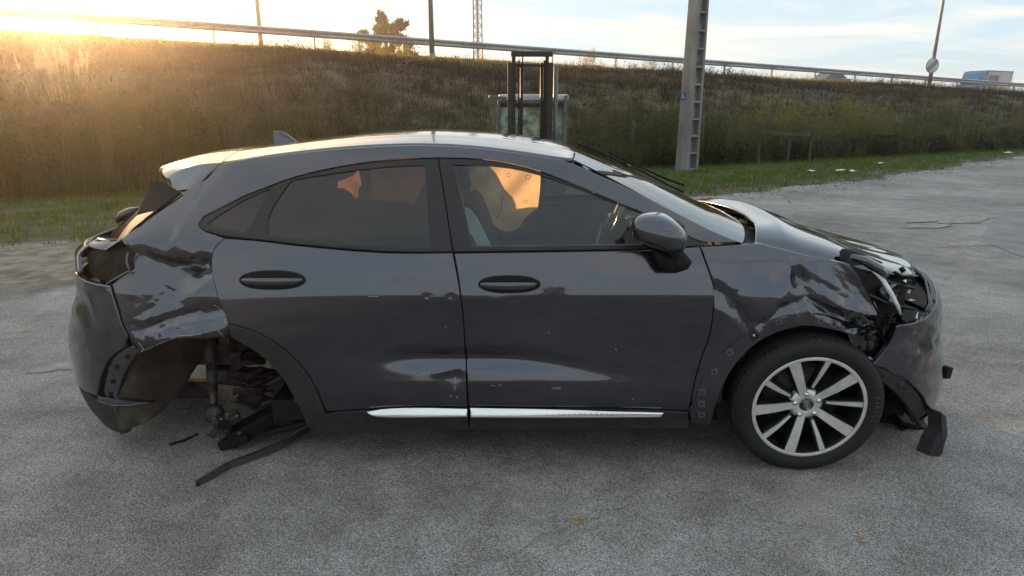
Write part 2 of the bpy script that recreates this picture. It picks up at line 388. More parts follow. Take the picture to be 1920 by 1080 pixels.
def weed_template(h, nst, leaf, nl, seed, spread=.15, branch=.35, top=False):
    """branching stems with small leaf blades"""
    r = np.random.default_rng(seed); V = []; F = []
    for s_ in range(nst):
        q = r.uniform(0, 6.28); bx, by = spread * r.uniform() * math.cos(q), spread * r.uniform() * math.sin(q)
        le = r.uniform(.05, .25); H = h * r.uniform(.6, 1); tx, ty = bx + le * H * math.cos(q), by + le * H * math.sin(q); b = len(V); w = .006 + .004 * h
        V += [(bx - w, by, -.03), (bx + w, by, -.03), (tx, ty, H)]; F.append((b, b + 1, b + 2))
        for k in range(nl):
            t = r.uniform(.25 if not top else .45, 1.02); cx, cy, cz = bx + (tx - bx) * t, by + (ty - by) * t, H * t
            d = r.uniform(0, 6.28); el = r.uniform(-.3, 1.0); L_ = branch * h * r.uniform(.15, 1) * (1.15 - t * .75)
            ex, ey, ez = cx + L_ * math.cos(d), cy + L_ * math.sin(d), cz + L_ * el * .8
            lx, ly, lz = [r.normal(0, leaf) for _ in range(3)]; l2 = [r.normal(0, leaf * .6) for _ in range(3)]; b = len(V)
            V += [(ex, ey, ez), (ex + lx, ey + ly, ez + lz), (ex + l2[0], ey + l2[1], ez + l2[2] + leaf * .7)]; F.append((b, b + 1, b + 2))
            if k % 4 == 0:
                b = len(V); V += [(cx, cy, cz), (cx, cy, cz + .012), (ex, ey, ez)]; F.append((b, b + 1, b + 2))
    return np.array(V), np.array(F)
def scatter(name, temps, P, mat, smin, smax, tint, stretch=None, kind='stuff', label=None, cat=None):
    """one mesh: every tuft a turned, scaled copy of a template"""
    Vs = []; Fs = []; Ts = []; off = 0; n = len(P); ch = rng.integers(0, len(temps), n)
    for t, (TV, TF) in enumerate(temps):
        I = np.nonzero(ch == t)[0]; k = len(I)
        if not k: continue
        a = rng.uniform(0, 6.283, k); s_ = rng.uniform(smin, smax, k); zs = s_ * (rng.uniform(.75, 1.3, k) if stretch is None else stretch[I])
        c, s2 = np.cos(a) * s_, np.sin(a) * s_
        x = TV[None, :, 0] * c[:, None] - TV[None, :, 1] * s2[:, None] + P[I, 0:1]
        y = TV[None, :, 0] * s2[:, None] + TV[None, :, 1] * c[:, None] + P[I, 1:2]
        z = TV[None, :, 2] * zs[:, None] + P[I, 2:3]
        Vs.append(np.stack([x, y, z], -1).reshape(-1, 3)); nv = len(TV)
        Fs.append((TF[None] + (np.arange(k) * nv)[:, None, None]).reshape(-1, 3) + off); off += k * nv
        Ts.append(np.repeat(tint[I], nv))
    me = mesh_np(name, np.concatenate(Vs), np.concatenate(Fs)); at = me.attributes.new('tint', 'FLOAT', 'POINT')
    at.data.foreach_set('value', np.clip(np.concatenate(Ts), 0, 1).astype(np.float32))
    o = link_mesh(name, me, mat); lab(o, label, cat, kind=kind); return o
def pts(n, s0, s1, n0, n1, power=1.0):
    """random points, denser towards the near end"""
    out = []; need = n
    while need > 0:
        s_ = rng.uniform(s0, s1, need * 3); q = rng.uniform(n0, n1, need * 3); x, y = sn(s_, q)
        dep = y - CAM[1]; ok = (np.abs(x) < dep * 1.45 + 5) & (rng.uniform(0, 1, len(s_)) < np.where(np.abs(x) < dep * .88 + 2.5, 1, .55)) & (rng.uniform(0, 1, len(s_)) < np.clip((12 / np.maximum(dep, 6)), .04, 1) ** power)
        s_, q = s_[ok][:need], q[ok][:need]; out.append(np.stack([s_, q], -1)); need -= len(s_)
    A = np.concatenate(out); x, y = sn(A[:, 0], A[:, 1]); return np.stack([x, y, terrain(A[:, 0], A[:, 1])], -1), A
# dry bracken and grass over the bank
M_DRY = foliage_mat('dry_bank_plants', [(.018, .015, .010), (.046, .036, .023), (.070, .055, .035), (.056, .056, .028), (.17, .14, .09)], .15)
P, A = pts(30000, -48, 120, 12.4, 26.6, .7)
clump = np.clip(.5 + .5 * np.sin(A[:, 0] * .62 + np.sin(A[:, 1] * .55) * 2.2) * np.sin(A[:, 1] * .5 + A[:, 0] * .31) + .28 * np.sin(A[:, 0] * 2.3 + A[:, 1] * 1.1) * np.sin(A[:, 1] * 2.0), 0, 1)
scatter('dry_bank_vegetation', [tuft_template(10, .36, .28, .016, 1.15, 10 + i) for i in range(6)] + [weed_template(.42, 4, .028, 8, 40 + i, .25, .5) for i in range(2)] + [tuft_template(6, .6, .12, .008, .5, 20 + i) for i in range(1)],
        P, M_DRY, .45, 1.35, .04 + .5 * rng.uniform(0, 1, len(P)) ** 1.6 + .38 * clump * rng.uniform(.3, 1, len(P)) + .3 * (rng.uniform(0, 1, len(P)) > .96), stretch=rng.uniform(.6, 1.3, len(P)) * (1 - .62 * sstep(22.5, 26.2, A[:, 1])) * (.65 + .5 * clump))
# crest fringe that catches the low sun
M_CREST = foliage_mat('crest_grass', [(.16, .17, .04), (.28, .25, .07), (.34, .24, .09), (.20, .24, .05)], .6)
P, A = pts(8000, -48, 120, 25.0, 28.4, .5)
scatter('crest_grass', [tuft_template(9, .24, .16, .016, .6, 60 + i) for i in range(4)], P, M_CREST, .5, 1.15, rng.uniform(0, 1, len(P)))
P, A = pts(700, -48, 110, 26.2, 28.0, .4)
scatter('crest_seed_stalks', [weed_template(.55, 3, .022, 8, 70 + i, .2, .22) for i in range(4)], P, M_CREST, .5, 1.2, rng.uniform(0, 1, len(P)))
# tall weeds along the toe
M_WEED = foliage_mat('tall_weeds', [(.036, .046, .018), (.066, .080, .028), (.115, .118, .040), (.18, .155, .075), (.09, .075, .045)], .35)
P, A = pts(5600, -46, 80, 11.9, 14.6, .5); cl_ = .5 + .5 * np.sin(A[:, 0] * .55 + 1.7 * np.sin(A[:, 0] * .23)) * np.sin(A[:, 1] * 1.3 + A[:, 0] * .3); kp = rng.uniform(0, 1, len(P)) < .08 + .7 * cl_ ** 2; P, A, cl_ = P[kp], A[kp], cl_[kp]
yel = sstep(6, 16, A[:, 0]) * (1 - sstep(30, 45, A[:, 0]))
scatter('toe_weeds', [weed_template(1.15, 6, .022, 40, 80 + i, .22, .20) for i in range(6)], P, M_WEED, .35, 1.2, .08 + .55 * rng.uniform(0, 1, len(P)) + .25 * yel)
P, A = pts(4200, -46, 80, 11.6, 13.6, .5)
scatter('toe_tall_grass', [tuft_template(15, .85, .22, .009, .6, 100 + i) for i in range(5)], P, M_WEED, .3, 1.25, .30 + .55 * rng.uniform(0, 1, len(P)))
# verge turf
M_TURF = foliage_mat('verge_turf', [(.055, .092, .014), (.105, .165, .024), (.15, .19, .04), (.19, .18, .07)], .45)
NV_ = 85000; ve_s = rng.uniform(-44, 80, NV_); ve_n = rng.uniform(6.5, 13.0, NV_)
x, y = sn(ve_s, ve_n); dep = y - CAM[1]
ok = (np.abs(x) < dep * 1.4 + 4) & (ve_n > verge_edge(ve_s) + rng.normal(.1, .22, NV_)) & (rng.uniform(0, 1, NV_) < np.clip(13 / dep, .1, 1))
ve_s, ve_n, x, y = ve_s[ok], ve_n[ok], x[ok], y[ok]
worn = np.clip(.5 + .5 * np.sin(ve_s * 1.7 + np.sin(ve_n * 2.3) * 1.5) * np.sin(ve_n * 1.9 + ve_s * .6), 0, 1) * (1 - .7 * sstep(0, 8, ve_s))
keep = rng.uniform(0, 1, len(worn)) > worn * .55
P = np.stack([x, y, terrain(ve_s, ve_n)], -1)[keep]; w_ = worn[keep]
scatter('verge_grass', [tuft_template(7, .15, .10, .011, .75, 130 + i) for i in range(5)], P, M_TURF, .5, 1.15,
        .12 + .45 * rng.uniform(0, 1, len(P)) + .4 * w_)
# dark brambles at the foot of the bank beyond the pole
M_BRAM = foliage_mat('bramble_leaves', [(.022, .022, .014), (.04, .042, .02), (.07, .06, .035)], .2)
P, A = pts(520, 2, 44, 11.7, 12.8, .3)
scatter('brambles', [weed_template(.55, 7, .04, 40, 150 + i, .35, .5) for i in range(4)], P, M_BRAM, .6, 1.2, rng.uniform(0, 1, len(P)))
# loose stones and crumbs along the asphalt edge
n = 2600; s_ = rng.uniform(-16, 40, n); q = verge_edge(s_) + rng.normal(-.25, .45, n); x, y = sn(s_, q)
TV = np.array([(1, 0, .1), (-.5, .8, 0), (-.6, -.8, .1), (.1, .1, .8), (0, 0, -.5)]); TF = np.array([(0, 1, 3), (1, 2, 3), (2, 0, 3), (1, 0, 4), (2, 1, 4), (0, 2, 4)])
M_STONE = pmat('crushed_stone', (.34, .32, .29), (.16, .15, .13), scale=3, rough=.9)
scatter('loose_stones', [(TV, TF)], np.stack([x, y, np.full(n, GZ)], -1), M_STONE, .008, .03, rng.uniform(0, 1, n))
n = 1500; x = rng.uniform(-3.5, 4.5, n); y = rng.uniform(-1.6, 4.5, n)
scatter('asphalt_grit', [(TV, TF)], np.stack([x, y, np.full(n, GZ)], -1), M_STONE, .002, .006, rng.uniform(0, 1, n))

# dust and gravel drifted off the verge onto the asphalt at the left
V = []; fade = []; na, nb2 = 60, 16
for i, s_ in enumerate(np.linspace(-15, 2.5, na)):
    for j, q in enumerate(np.linspace(-3.4, .25, nb2)):
        x, y = sn(s_, float(verge_edge(s_)) + q); V.append((x, y, GZ + .005)); fade.append(float(sstep(2.5, -2, s_) * sstep(-15, -13, s_) * sstep(-3.4 + .5 * math.sin(s_ * .8), -.6, q)))
idx = np.arange(na * nb2).reshape(na, nb2); F = np.stack([idx[:-1, :-1], idx[1:, :-1], idx[1:, 1:], idx[:-1, 1:]], -1).reshape(-1, 4)
me = mesh_np('dirt_drift', np.array(V), F); at = me.attributes.new('fade', 'FLOAT', 'POINT'); at.data.foreach_set('value', np.array(fade, np.float32))
m = pmat('gravel_dust', (.30, .26, .20), (.13, .11, .085), scale=5, rough=.95, bump=.9, bscale=40, bdist=.02, detail=10); N = m.node_tree.nodes; L = m.node_tree.links
a_ = N.new('ShaderNodeAttribute'); a_.attribute_name = 'fade'; n_ = N.new('ShaderNodeTexNoise'); n_.inputs['Scale'].default_value = 2.6; n_.inputs['Detail'].default_value = 9; n_.inputs['Roughness'].default_value = .7
tcx = N.new('ShaderNodeTexCoord'); L.new(tcx.outputs['Object'], n_.inputs['Vector']); ad = N.new('ShaderNodeMath'); L.new(a_.outputs['Fac'], ad.inputs[0]); L.new(n_.outputs['Fac'], ad.inputs[1])
mr = N.new('ShaderNodeMapRange'); L.new(ad.outputs[0], mr.inputs[0]); mr.inputs[1].default_value = .72; mr.inputs[2].default_value = 1.2
tp = N.new('ShaderNodeBsdfTransparent'); ms = N.new('ShaderNodeMixShader'); L.new(mr.outputs[0], ms.inputs[0]); L.new(tp.outputs[0], ms.inputs[1]); L.new(N['Principled BSDF'].outputs[0], ms.inputs[2]); L.new(ms.outputs[0], N['Material Output'].inputs[0])
lab(link_mesh('dirt_drift', me, m), kind='structure')

M_STAIN = pmat('rust_stain', (.34, .25, .13), (.20, .14, .07), scale=30, rough=.95, bump=.6, bscale=150, bdist=.004)
for px, py, rx, ry in ((1082, 977, .040, .018), (1160, 955, .022, .007), (1612, 1008, .018, .012), (1618, 1018, .012, .008)):
    p = on_z(px, py, GZ); patch('rust_stain', p[0], p[1], rx, ry, R(10), M_STAIN, GZ + .002, .7, 30)

# unseen tree line added behind the camera to warm the door reflections
r = np.random.default_rng(91); Pt = []
for i in range(120):
    cx = r.uniform(-150, 150); cy = -62 + .0016 * cx * cx + r.normal(0, 4); h = r.uniform(2.5, 7.5) * (.6 + .4 * math.sin(cx * .11)); n = 330
    q = r.normal(0, 1, (n, 3)); q /= np.linalg.norm(q, axis=1, keepdims=True); Pt.append(np.array([cx, cy, h * .55]) + q * np.array([h * .5, h * .4, h * .5]) * r.uniform(.4, 1, (n, 1)))
Pt = np.concatenate(Pt); Pt = Pt[Pt[:, 2] > 0]; n = len(Pt); V = np.stack([Pt, Pt + r.normal(0, .45, (n, 3)), Pt + r.normal(0, .45, (n, 3))], 1).reshape(-1, 3)
me = mesh_np('added_treeline', V, np.arange(3 * n).reshape(-1, 3)); at = me.attributes.new('tint', 'FLOAT', 'POINT'); at.data.foreach_set('value', np.repeat(r.uniform(0, 1, n), 3).astype(np.float32))
lab(link_mesh('added_treeline', me, foliage_mat('added_treeline', [(.05, .055, .02), (.09, .085, .03), (.14, .11, .05)], .2)), kind='stuff')

# ================================================================== CRASHED CAR
YC = .90                                   # centre plane; the near flank is widest at y = 0
def pchip(xs, ys):
    xs = np.array(xs, float); ys = np.array(ys, float); h = np.diff(xs); d = np.diff(ys) / h; m = np.zeros(len(xs))
    for i in range(1, len(xs) - 1):
        if d[i - 1] * d[i] > 0:
            w1, w2 = 2 * h[i] + h[i - 1], h[i] + 2 * h[i - 1]; m[i] = (w1 + w2) / (w1 / d[i - 1] + w2 / d[i])
    m[0], m[-1] = d[0], d[-1]
    def f(x):
        x = np.clip(np.asarray(x, float), xs[0], xs[-1]); i = np.clip(np.searchsorted(xs, x) - 1, 0, len(h) - 1)
        t = (x - xs[i]) / h[i]; t2, t3 = t * t, t * t * t
        return ys[i] * (2 * t3 - 3 * t2 + 1) + m[i] * h[i] * (t3 - 2 * t2 + t) + ys[i + 1] * (-2 * t3 + 3 * t2) + m[i + 1] * h[i] * (t3 - t2)
    return f
def end_curve(a, b, n):
    q = np.linspace(0, math.pi / 2, 6001); x = a * np.sin(q) ** (2 / n); y = b * (1 - np.cos(q) ** (2 / n))
    e = np.concatenate([[0], np.cumsum(np.hypot(np.diff(x), np.diff(y)))]); E = np.linspace(0, e[-1], 800)
    X = np.interp(E, e, x); Y = np.interp(E, e, y); tx, ty = np.gradient(X, E), np.gradient(Y, E); l = np.hypot(tx, ty)
    k = np.ones(15) / 15
    tx = np.convolve(np.pad(tx / l, 7, 'edge'), k, 'valid'); ty = np.convolve(np.pad(ty / l, 7, 'edge'), k, 'valid'); l = np.hypot(tx, ty)
    return E, X, Y, tx / l, ty / l
FA, RA = .95, .93; FX0, RX0 = 1.15, -1.15
FE = end_curve(FA, YC, 2.9); RE = end_curve(RA, YC, 3.3)
SF_MAX = FX0 + FE[0][-1]; SR_MIN = RX0 - RE[0][-1]
Lf = pchip([.1, .2, .3, .4, .5, .6, .7, .8, .86, .92, .98, 1.04, 1.1], [1.12, 1.125, 1.115, 1.08, 1.035, 1.006, .991, .94, .88, .80, .69, .58, .56])
Lr = pchip([.1, .15, .22, .3, .4, .5, .6, .7, .8, .9, .97, 1.02, 1.08, 1.16, 1.25, 1.4, 1.5], [1.02, 1.06, 1.085, 1.09, 1.08, 1.065, 1.043, 1.005, .961, .959, .964, .918, .835, .75, .62, .45, .40])
I_door = pchip([.15, .24, .30, .36, .42, .50, .58, .66, .74, .80, .845, .87, .92, 1.0, 1.05, 1.2, 1.397, 1.455, 1.52],
               [.075, .055, .036, .026, .022, .024, .027, .021, .010, .003, .0, .005, .016, .037, .052, .128, .235, .283, .36])
I_bump = pchip([.15, .3, .45, .6, .75, .9, 1.05, 1.2, 1.4, 1.5], [.06, .03, .01, .0, .0, .01, .045, .12, .22, .3])
def inset(s, z):
    wf = sstep(1.45, 1.85, s); wr = sstep(-1.5, -1.85, s); w = np.maximum(wf, wr)
    I = I_door(z) * (1 - w) + I_bump(z) * w
    # lower scallop pressed along both doors, fading towards the front wheel
    amp = sstep(-.66, -.38, s) * (1 - .93 * sstep(-.15, .72, s)); top = .565 - .07 * sstep(-.1, .7, s)
    g = np.where(z > .445, (1 - sstep(.445 + .012, top, z)) * sstep(.437, .447, z) * 0, 0)
    bump = np.exp(-((z - (top - .015)) / .045) ** 2)
    I = I + amp * .030 * bump - amp * .004 * np.exp(-((z - .445) / .02) ** 2)
    I = I + .009 * np.exp(-((z - .43) / .012) ** 2) * 0
    # haunches over the wheels
    I = I - .050 * np.exp(-((s + 1.30) / .42) ** 2 - ((z - .66) / .19) ** 2) - .030 * np.exp(-((s - 1.30) / .42) ** 2 - ((z - .68) / .18) ** 2)
    # cabin tapers towards the nose and the tail
    I = I + .075 * sstep(.45, 1.2, s) * sstep(.98, 1.12, z) + .07 * sstep(-.75, -1.6, s) * sstep(1.0, 1.35, z)
    return I
def plan(s, z):
    s = np.asarray(s, float); z = np.asarray(z, float); s, z = np.broadcast_arrays(s, z)
    x = s.copy(); y = np.zeros_like(s); nx = np.zeros_like(s); ny = np.ones_like(s)      # n points inward
    f = s > FX0; e = s[f] - FX0; E, X, Y, tx, ty = FE; k = Lf(z[f]) / FA
    x[f] = FX0 + np.interp(e, E, X) * k; y[f] = np.interp(e, E, Y); nx[f] = -np.interp(e, E, ty); ny[f] = np.interp(e, E, tx)
    r = s < RX0; e = RX0 - s[r]; E, X, Y, tx, ty = RE; k = Lr(z[r]) / RA
    x[r] = RX0 - np.interp(e, E, X) * k; y[r] = np.interp(e, E, Y); nx[r] = np.interp(e, E, ty); ny[r] = np.interp(e, E, tx)
    return x, y, nx, ny
def SF(s, z, d=0.0):
    x, y, nx, ny = plan(s, z); I = inset(s, z) + d
    return np.stack([x + nx * I, y + ny * I, np.asarray(z, float) + 0 * x], -1)
def proj(P):
    Q = P - CAM; c, s_ = math.cos(PITCH), math.sin(PITCH); fw = Q[..., 1] * c - Q[..., 2] * s_; up = Q[..., 1] * s_ + Q[..., 2] * c
    return np.stack([960 + FPX * Q[..., 0] / fw, 540 - FPX * up / fw], -1)
def sz(points):
    """photo measurements -> (s, z) on the flank"""
    T = np.array(points, float); s = (T[:, 0] - 960) / FPX * 2.85; v = (540 - T[:, 1]) / FPX
    z = CAM[2] + 2.65 * (-math.sin(PITCH) + v * math.cos(PITCH)) / (math.cos(PITCH) + v * math.sin(PITCH))
    for it in range(40):
        p = proj(SF(s, z)); e = T - p; h = 1e-4
        js = (proj(SF(s + h, z)) - p) / h; jz = (proj(SF(s, z + h)) - p) / h
        det = js[:, 0] * jz[:, 1] - js[:, 1] * jz[:, 0]; det = np.where(np.abs(det) < 3e3, 3e3 * np.sign(det + 1e-9), det)
        ds = (e[:, 0] * jz[:, 1] - e[:, 1] * jz[:, 0]) / det; dz = (js[:, 0] * e[:, 1] - js[:, 1] * e[:, 0]) / det
        s = np.clip(s + np.clip(ds, -.08, .08), SR_MIN, SF_MAX); z = np.clip(z + np.clip(dz, -.08, .08), .1, 1.55)
    return np.stack([s, z], -1)
def densify(poly, step, closed=True):
    out = []; n = len(poly)
    for i in range(n if closed else n - 1):
        a, b = poly[i], poly[(i + 1) % n]; k = max(1, int(math.ceil(np.hypot(*(b - a)) / step)))
        out += [a + (b - a) * t / k for t in range(k)]
    if not closed: out.append(poly[-1])
    return np.array(out)
def smooth_poly(poly, it=1):
    """corner-cutting keeps the traced run but softens its kinks where they are shallow"""
    P = np.array(poly, float)
    for _ in range(it):
        A = np.roll(P, 1, 0); B = np.roll(P, -1, 0); a = P - A; b = B - P
        ca = (a * b).sum(1) / (np.linalg.norm(a, axis=1) * np.linalg.norm(b, axis=1) + 1e-9); Q = []
        for i in range(len(P)):
            if ca[i] > .75: Q += [P[i] - a[i] * .25, P[i] + b[i] * .25]
            else: Q.append(P[i])
        P = np.array(Q)
    return P
def area2(P): x, y = P[:, 0], P[:, 1]; return np.sum(x * np.roll(y, -1) - np.roll(x, -1) * y)
def offset_poly(P, d):
    """move inward by d (P counter-clockwise)"""
    A = np.roll(P, 1, 0); B = np.roll(P, -1, 0)
    t1 = P - A; t1 /= np.linalg.norm(t1, axis=1, keepdims=True) + 1e-12; t2 = B - P; t2 /= np.linalg.norm(t2, axis=1, keepdims=True) + 1e-12
    n1 = np.stack([-t1[:, 1], t1[:, 0]], -1); n2 = np.stack([-t2[:, 1], t2[:, 0]], -1); m = n1 + n2; l = np.linalg.norm(m, axis=1, keepdims=True); m /= np.maximum(l, 1e-6)
    c = np.clip((m * n1).sum(1, keepdims=True), .5, 1); return P + m * d / c, m
def inside(P, Q):
    x, y = Q[:, 0], Q[:, 1]; r = np.zeros(len(Q), bool); n = len(P)
    for i in range(n):
        a, b = P[i], P[(i + 1) % n]
        if a[1] == b[1]: continue
        c = ((a[1] > y) != (b[1] > y)) & (x < (b[0] - a[0]) * (y - a[1]) / (b[1] - a[1]) + a[0]); r ^= c
    return r
def dist_poly(P, Q):
    d = np.full(len(Q), 1e9)
    for i in range(len(P)):
        a, b = P[i], P[(i + 1) % len(P)]; ab = b - a; t = np.clip(((Q - a) @ ab) / (ab @ ab + 1e-12), 0, 1)
        d = np.minimum(d, np.linalg.norm(Q - a - t[:, None] * ab, axis=1))
    return d
def tri_fill(loops, grid, rim=.006):
    """loops[0] outer (ccw), others holes. returns points, faces, boundary loops (index, outward dir)"""
    V = []; E = []; B = []
    for li, L in enumerate(loops):
        b = len(V); n = len(L); V += list(L); E += [(b + i, b + (i + 1) % n) for i in range(n)]
        _, m = offset_poly(L, 0); B.append((list(range(b, b + n)), -m))
        if rim:
            R_, _ = offset_poly(L, rim); ok = inside(loops[0], R_)
            for h in loops[1:]: ok &= ~inside(h, R_)
            for h in loops: ok &= dist_poly(h, R_) > rim * .8
            V += list(R_[ok])
    lo, hi = loops[0].min(0), loops[0].max(0)
    gx = np.arange(lo[0] + grid * .5, hi[0], grid); gy = np.arange(lo[1] + grid * .5, hi[1], grid)
    G = np.stack(np.meshgrid(gx, gy, indexing='ij'), -1); G[::2, :, 1] += grid * .5; G = G.reshape(-1, 2)
    G = G[inside(loops[0], G)]
    for h in loops[1:]: G = G[~inside(h, G)]
    for h in loops: G = G[dist_poly(h, G) > max(rim * 1.5, grid * .45)]
    V += list(G)
    v, e, f, ov, oe, of = delaunay_2d_cdt([Vector((float(a), float(b))) for a, b in V], E, [], 0, 1e-7)
    v = np.array([(q.x, q.y) for q in v]); f = np.array([t for t in f if len(t) == 3]); c = v[f].mean(1)
    ok = inside(loops[0], c)
    for h in loops[1:]: ok &= ~inside(h, c)
    f = f[ok]; mp_ = {}
    for new, olds in enumerate(ov):
        for o_ in olds: mp_[o_] = new
    return v, f, [([mp_[i] for i in ids], m) for ids, m in B]
def surf_mesh(name, loops, func, grid, flange=.02, rim=.006, round_=.003, thick_only=False):
    """dense sheet on func(s,z,depth) with softly rolled edges and an inward return flange"""
    L2 = []
    for i, L in enumerate(loops):
        L = np.array(L, float)
        if (area2(L) < 0) == (i == 0): L = L[::-1]
        L2.append(L)
    v, f, B = tri_fill(L2, grid, rim); s, z = v[:, 0], v[:, 1]; h = 1.5e-3
    dep = np.zeros(len(v)); outw = np.zeros((len(v), 2)); rimw = np.zeros(len(v))
    for ids, m in B: dep[ids] = round_; outw[ids] = m; rimw[ids] = 1
    P = func(s, z, dep); ps = func(s + h, z, 0) - func(s - h, z, 0); pz = func(s, z + h, 0) - func(s, z - h, 0)
    Nn = np.cross(ps, pz); Nn /= np.linalg.norm(Nn, axis=1, keepdims=True) + 1e-12
    o3 = ps / (np.linalg.norm(ps, axis=1, keepdims=True) + 1e-12) * outw[:, :1] + pz / (np.linalg.norm(pz, axis=1, keepdims=True) + 1e-12) * outw[:, 1:]
    NV = Nn + o3 * .9 * rimw[:, None] if round_ else Nn
    # keep winding outward (towards -y on the near flank, i.e. against the inward axis)
    tri = P[f]; fn = np.cross(tri[:, 1] - tri[:, 0], tri[:, 2] - tri[:, 0]); fl = (fn * Nn[f[:, 0]]).sum(1) < 0; f[fl] = f[fl][:, ::-1]
    VV = [P]; NNv = [NV]; FF = [f]; base = len(P)
    if flange:
        for ids, m in B:
            k = len(ids); ids = np.array(ids); O = o3[ids]
            top = P[ids]; bot = func(s[ids], z[ids], dep[ids] + flange)
            VV += [top, bot]; NNv += [O, O]; i = np.arange(k); j = (i + 1) % k
            q1 = np.stack([base + i, base + j, base + k + j], -1); q2 = np.stack([base + i, base + k + j, base + k + i], -1); fl_ = np.concatenate([q1, q2])
            A = np.concatenate(VV); t_ = A[fl_]; fn = np.cross(t_[:, 1] - t_[:, 0], t_[:, 2] - t_[:, 0]); oo = np.concatenate([O, O])
            bad = (fn * oo).sum(1) < 0; fl_[bad] = fl_[bad][:, ::-1]; FF.append(fl_); base += 2 * k
    return np.concatenate(VV), np.concatenate(FF), np.concatenate(NNv)
def finish(name, V, F, Nv, mat, parent, mirror=False):
    if mirror:
        V = V * np.array([1, -1, 1]) + np.array([0, 2 * YC, 0]); Nv = Nv * np.array([1, -1, 1]); F = F[:, ::-1]
    me = mesh_np(name, V, F, True)
    if len(me.vertices) == len(Nv):
        Nv = Nv / (np.linalg.norm(Nv, axis=1, keepdims=True) + 1e-12); me.normals_split_custom_set_from_vertices([tuple(n) for n in Nv.tolist()])
    return link_mesh(name, me, mat, parent)
def panel(name, pxpoly, mat, parent, grid=.014, off=0.0, damage=None, gap=.0022, flange=.02, rim=.006, round_=.003, holes=(), mirror=False, raw=False, smooth=1, step=.012, func=None):
    P = np.array(pxpoly, float) if raw else sz(pxpoly); P = smooth_poly(P, smooth)
    if area2(P) < 0: P = P[::-1]
    P = densify(P, step); P, _ = offset_poly(P, gap); loops = [P]
    for h in holes:
        H = np.array(h, float) if raw else sz(h); H = smooth_poly(H, smooth)
        if area2(H) < 0: H = H[::-1]
        H = densify(H, step); H, _ = offset_poly(H, -gap); loops.append(H)
    dm = damage if not mirror else None
    fn = func or (lambda s, z, d=0.0: SF(s, z, d + off + (dm(s, z) if dm else 0)))
    V, F, Nv = surf_mesh(name, loops, fn, grid, flange, rim, round_)
    return finish(name, V, F, Nv, mat, parent, mirror)
def strip(name, V, nu, nv, mat, parent, flip=False, closed_u=False):
    """grid surface of nu x nv points"""
    idx = np.arange(nu * nv).reshape(nu, nv); 
    if closed_u: idx = np.concatenate([idx, idx[:1]])
    F = np.stack([idx[:-1, :-1], idx[1:, :-1], idx[1:, 1:], idx[:-1, 1:]], -1).reshape(-1, 4)
    if flip: F = F[:, ::-1]
    return link_mesh(name, mesh_np(name, np.asarray(V).reshape(-1, 3), F, True), mat, parent)
def solid(o, t, offset=-1):
    m = o.modifiers.new('thickness', 'SOLIDIFY'); m.thickness = t; m.offset = offset; return o

# ---- paint and trim
def paint_mat(name='metallic_grey_paint', base=(.062, .064, .077)):
    m = bpy.data.materials.new(name); m.use_nodes = True; N = m.node_tree.nodes; L = m.node_tree.links; b = N['Principled BSDF']
    b.inputs['Metallic'].default_value = .9; b.inputs['Roughness'].default_value = .17; b.inputs['Coat Weight'].default_value = 1; b.inputs['Coat IOR'].default_value = 1.55
    t = N.new('ShaderNodeTexCoord'); n = N.new('ShaderNodeTexNoise'); n.inputs['Scale'].default_value = 900; L.new(t.outputs['Object'], n.inputs['Vector'])
    r = N.new('ShaderNodeValToRGB'); L.new(n.outputs['Fac'], r.inputs[0]); e = r.color_ramp.elements
    e[0].position = .35; e[1].position = .7; e[0].color = (*[c * .75 for c in base], 1); e[1].color = (*[c * 1.5 for c in base], 1)
    # road film: faint dust that dulls the lacquer in drifts
    d = N.new('ShaderNodeTexNoise'); d.inputs['Scale'].default_value = 3.2; d.inputs['Detail'].default_value = 9; d.inputs['Roughness'].default_value = .68; L.new(t.outputs['Object'], d.inputs['Vector'])
    dr = N.new('ShaderNodeMapRange'); L.new(d.outputs['Fac'], dr.inputs[0]); dr.inputs[1].default_value = .45; dr.inputs[2].default_value = .78; dr.inputs[3].default_value = .0; dr.inputs[4].default_value = .10
    mxx = N.new('ShaderNodeMix'); mxx.data_type = 'RGBA'; L.new(dr.outputs[0], mxx.inputs[0]); L.new(r.outputs[0], mxx.inputs[6]); mxx.inputs[7].default_value = (.16, .145, .12, 1)
    L.new(mxx.outputs[2], b.inputs['Base Color'])
    cr_ = N.new('ShaderNodeMapRange'); L.new(d.outputs['Fac'], cr_.inputs[0]); cr_.inputs[1].default_value = .3; cr_.inputs[2].default_value = .8; cr_.inputs[3].default_value = .015; cr_.inputs[4].default_value = .09
    L.new(cr_.outputs[0], b.inputs['Coat Roughness'])
    # slight orange peel
    bp = N.new('ShaderNodeBump'); bp.inputs['Strength'].default_value = .05; bp.inputs['Distance'].default_value = .002; n3 = N.new('ShaderNodeTexNoise'); n3.inputs['Scale'].default_value = 60
    L.new(t.outputs['Object'], n3.inputs['Vector']); L.new(n3.outputs['Fac'], bp.inputs['Height']); L.new(bp.outputs[0], b.inputs['Coat Normal'])
    return m
PAINT = paint_mat()
BLACKTRIM = pmat('satin_black_trim', (.018, .0175, .017), (.011, .011, .011), scale=14, rough=.42, spec=.45)
PLASTIC = pmat('grained_black_plastic', (.026, .026, .026), (.014, .014, .014), scale=30, rough=.66, bump=.25, bscale=350, bdist=.002)
RAWBLACK = pmat('black_moulding', (.008, .008, .008), (.004, .004, .004), scale=20, rough=.75, spec=.3)
GLOSSBLK = pmat('gloss_black', (.010, .010, .011), (.006, .006, .006), scale=9, rough=.12, coat=1, spec=.5)
CHROME = pmat('brushed_chrome', (.80, .82, .84), (.70, .72, .74), scale=4, rough=.10, metal=1)
LINER = pmat('dusty_felt_liner', (.070, .055, .040), (.024, .020, .016), scale=9, rough=.95, bump=.8, bscale=70, bdist=.01)
